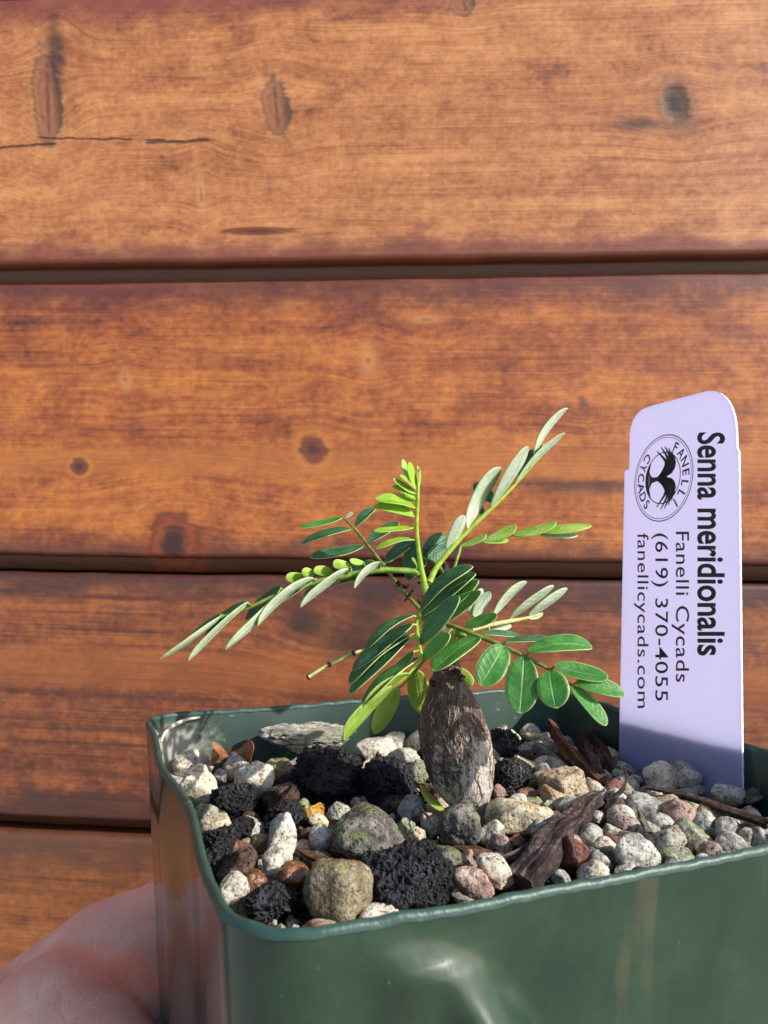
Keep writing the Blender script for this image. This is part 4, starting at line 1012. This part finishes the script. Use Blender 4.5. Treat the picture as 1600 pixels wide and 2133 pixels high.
frond(Z3, .45, [(735, 1045, -3), (830, 1080, -5), (950, 1128, -7), (1070, 1182, -9), (1200, 1250, -11), (1320, 1330, -13)], [10, 11, 10, 9, 8, 5], stem_olive, [
    (886, 1104, 672, 1262, 96, 't', -6, -12), (1000, 1146, 892, 1330, 140, 't', -8, -12), (1092, 1195, 1074, 1458, 158, 't', -10, -15), (1212, 1260, 1244, 1434, 152, 't', -12, -16), (1315, 1333, 1474, 1514, 74, 't', -13, -16),
    (900, 1090, 1102, 1116, 30, 'b', -6, -3), (1000, 1128, 1252, 1118, 34, 'b', -8, -6), (1112, 1172, 1407, 1150, 88, 't', -10, -9), (1232, 1237, 1482, 1292, 88, 't', -12, -13), (1330, 1315, 1558, 1372, 86, 't', -13, -14)])
frond(Z3, .45, [(765, 1100, -2), (840, 1075, -1), (930, 1050, 1), (1030, 1030, 3), (1110, 1015, 5), (1180, 992, 6)], [9, 10, 10, 10, 8, 4], stem_pale, [
    (820, 1052, 968, 1003, 62, 't', -2, -3), (950, 1010, 1106, 848, 46, 'u', 1, 2), (1030, 1015, 1232, 868, 44, 'u', 3, 4), (1115, 1003, 1294, 880, 48, 'u', 5, 6), (1110, 1018, 1180, 990, 24, 'u', 5, 6),
    (860, 1010, 936, 895, 66, 'u', 1, 2), (930, 1082, 1032, 1048, 30, 'u', 1, 3), (840, 1000, 900, 880, 50, 'u', 2, 3), (700, 905, 690, 860, 60, 'u', 3, 4)])
frond(Z3, .45, [(745, 1120, 1), (760, 1200, 3), (785, 1262, 4)], [6, 5, 4], stem_green, [(782, 1248, 852, 1328, 62, 'v', 4, 2), (770, 1060, 745, 1150, 50, 'v', 0, -2)])
v_, f_ = tube([at_y(*Z3(800, 1080), D0-.002), at_y(*Z3(806, 1110), D0-.003)], [.0010, .0008], 8, 4); pchild('side_bud', v_, f_, stem_green)
# dried remains behind the shoot
dr = random.Random(8); c = at_y(*Z3(620, 860), D0+.0035); 
for k in range(26):
    p = c+Vector((dr.gauss(0, .0026), dr.gauss(0, .001), dr.gauss(0, .0016))); q = p+Vector((dr.gauss(0, .0014), dr.gauss(0, .0008), dr.gauss(-.0003, .0010)))
    v_, f_ = tube([p, (p+q)/2+Vector((0, 0, dr.gauss(0, .0003))), q], [.0002, dr.uniform(.0003, .0008), .00015], 7, 3, 0.5, 0.6, k)
    if k == 0: db = pchild('dried_bracts', v_, f_, dry_m)
    else: pchild('bract', v_, f_, dry_m, db)
for k, (a, b_) in enumerate([((946, 1402), (957, 1396)), ((958, 1410), (966, 1418)), ((905, 1420), (897, 1424)), ((930, 1394), (925, 1386))]):
    p = at_y(*a, D0-.003); q = at_y(*b_, D0-.0034); v_, f_ = tube([p, (p+q)/2, q], [.0005, .0008, .0003], 8, 3, .4, 1, k); pchild('bark_scale', v_, f_, dry_m, caudex)

# fallen leaflet at the foot of the stem
fl_ = empty('fallen_leaflet'); 
o = leaflet(at_z(882, 1638, SOIL+.0075), at_z(926, 1692, SOIL+.006), 15*D0/F, 'v', None)
o.parent = None; o.name = 'fallen_leaflet'; bpy.data.objects.remove(fl_)
o.location = plant.location; tag(o, 'fallen narrow green leaflet leaning against the swollen stem', 'leaflet')

# ---------------------------------------------------------------- the hand that holds the pot
g = G('skin'); P = g.coord('Object'); n1 = g.noise(P, 70, 4, 0.6); n2 = g.noise(P, 900, 4, 0.65); x, y, z = g.xyz(P)
wr = g.noise(g.vec(x*260.0+z*200.0, y*120.0, z*420.0), 1, 3, 0.6, 0.8)
c = g.mix(n1.step(0.35, 0.68), lin(243, 176, 156), lin(250, 200, 182)); c = g.mix(g.noise(P, 110, 4).step(0.48, 0.68)*0.22, c, lin(214, 128, 112))
v3 = g.voro(P, 2600, 'DISTANCE_TO_EDGE')
g.set(Base_Color=c, Roughness=0.5, Specular_IOR_Level=0.35, Subsurface_Weight=0.12, Subsurface_Radius=(0.004, 0.0015, 0.0008), Subsurface_Scale=0.5)
crz = (((x*300.0+z*420.0+y*150.0+(n1-0.5)*9.0+(wr-0.5)*3.0).sin()*0.5+0.5).pow(14.0))*g.noise(P, 60, 2).step(0.42, 0.56)
g.bump(n2*0.4+v3.step(0.0, 0.12)*0.5+wr.step(0.35, 0.6)*0.5-crz*0.9, 0.0006, 0.5); skin = g.m
hb = bmesh.new()
def capsule(bm_, a, b, ra, rb):
    a, b = Vector(a), Vector(b); n = max(2, int((b-a).length/(min(ra, rb)*0.25)))
    for i in range(n+1):
        t = i/n; r = ra+(rb-ra)*t
        bmesh.ops.create_icosphere(bm_, subdivisions=3, radius=r, matrix=Matrix.Translation(a.lerp(b, t)))
def chain(pts):
    for (a, ra), (b, rb) in zip(pts[:-1], pts[1:]): capsule(hb, a, b, ra, rb)
L_ = pot2w
H_ = {'wrist': (at_y(-260, 2420, 0.185), 0.026)}
knuckle = [L_(-0.055, 0.065, -0.055), L_(-0.058, 0.065, -0.068), L_(-0.060, 0.063, -0.081), L_(-0.058, 0.060, -0.096)]
for k, kn in enumerate(knuckle):           # four fingers along the back side of the pot
    r = [.0092, .0095, .0090, .0078][k]; dz = -0.047-0.0150*k; yb = 0.050*scal(RIM+dz)+r+0.0004; ln = [0.9, 1.0, 0.93, 0.75][k]
    chain([(H_['wrist'][0]+Vector((0.01, 0.004, 0.012-0.009*k)), .015), (kn, r*1.25), (L_(-0.030, yb+0.004, dz), r*1.08), (L_(-0.006+0.006*ln, yb+0.0012, dz-0.001), r), (L_(0.012*ln+0.004, yb, dz-0.002), r*.88)])
chain([(at_y(-20, 2290, 0.160), .022), (at_y(50, 2245, 0.156), .0165), (at_y(110, 2135, 0.151), .0130), (at_y(195, 2215, 0.140), .0112), (at_y(245, 2290, 0.129), .0105), (at_y(275, 2440, 0.120), .0085)])   # thumb
chain([(at_y(60, 2200, 0.156), .0150), (at_y(150, 2095, 0.160), .0125), (at_y(255, 1995, 0.172), .0096), (at_y(330, 1910, 0.186), .0084), (at_y(385, 1870, 0.196), .0080)])
chain([(at_y(110, 2150, 0.152), .0128), (at_y(210, 2120, 0.156), .0120), (at_y(300, 2060, 0.168), .0105)])
chain([(at_y(150, 2190, 0.148), .0120), (at_y(250, 2180, 0.152), .0120), (at_y(300, 2160, 0.165), .0105)])      # web to the forefinger
chain([(at_y(-260, 2420, 0.185), .026), (at_y(20, 2260, 0.170), .023), (at_y(210, 2190, 0.185), .019), (at_y(230, 2400, 0.19), .020)])
chain([(at_y(-260, 2420, 0.185), .026), (at_y(-560, 2760, 0.20), .027), (at_y(-900, 3150, 0.22), .034)])
me = bpy.data.meshes.new('hand'); hb.to_mesh(me); hb.free()
hand = bpy.data.objects.new('hand', me); col.objects.link(hand)
rm = hand.modifiers.new('r', 'REMESH'); rm.mode = 'VOXEL'; rm.voxel_size = 0.0011
sm_ = hand.modifiers.new('s', 'SMOOTH'); sm_.factor = 0.5; sm_.iterations = 30
dg = bpy.context.evaluated_depsgraph_get(); me2 = bpy.data.meshes.new_from_object(hand.evaluated_get(dg))
hand.modifiers.clear(); hand.data = me2; bpy.data.meshes.remove(me)
me2.materials.clear(); me2.materials.append(skin); me2.polygons.foreach_set('use_smooth', [True]*len(me2.polygons))
localise(hand, at_y(100, 2150, 0.16))
tag(hand, 'bare hand holding the green pot from the left, thumb along its side', 'hand')
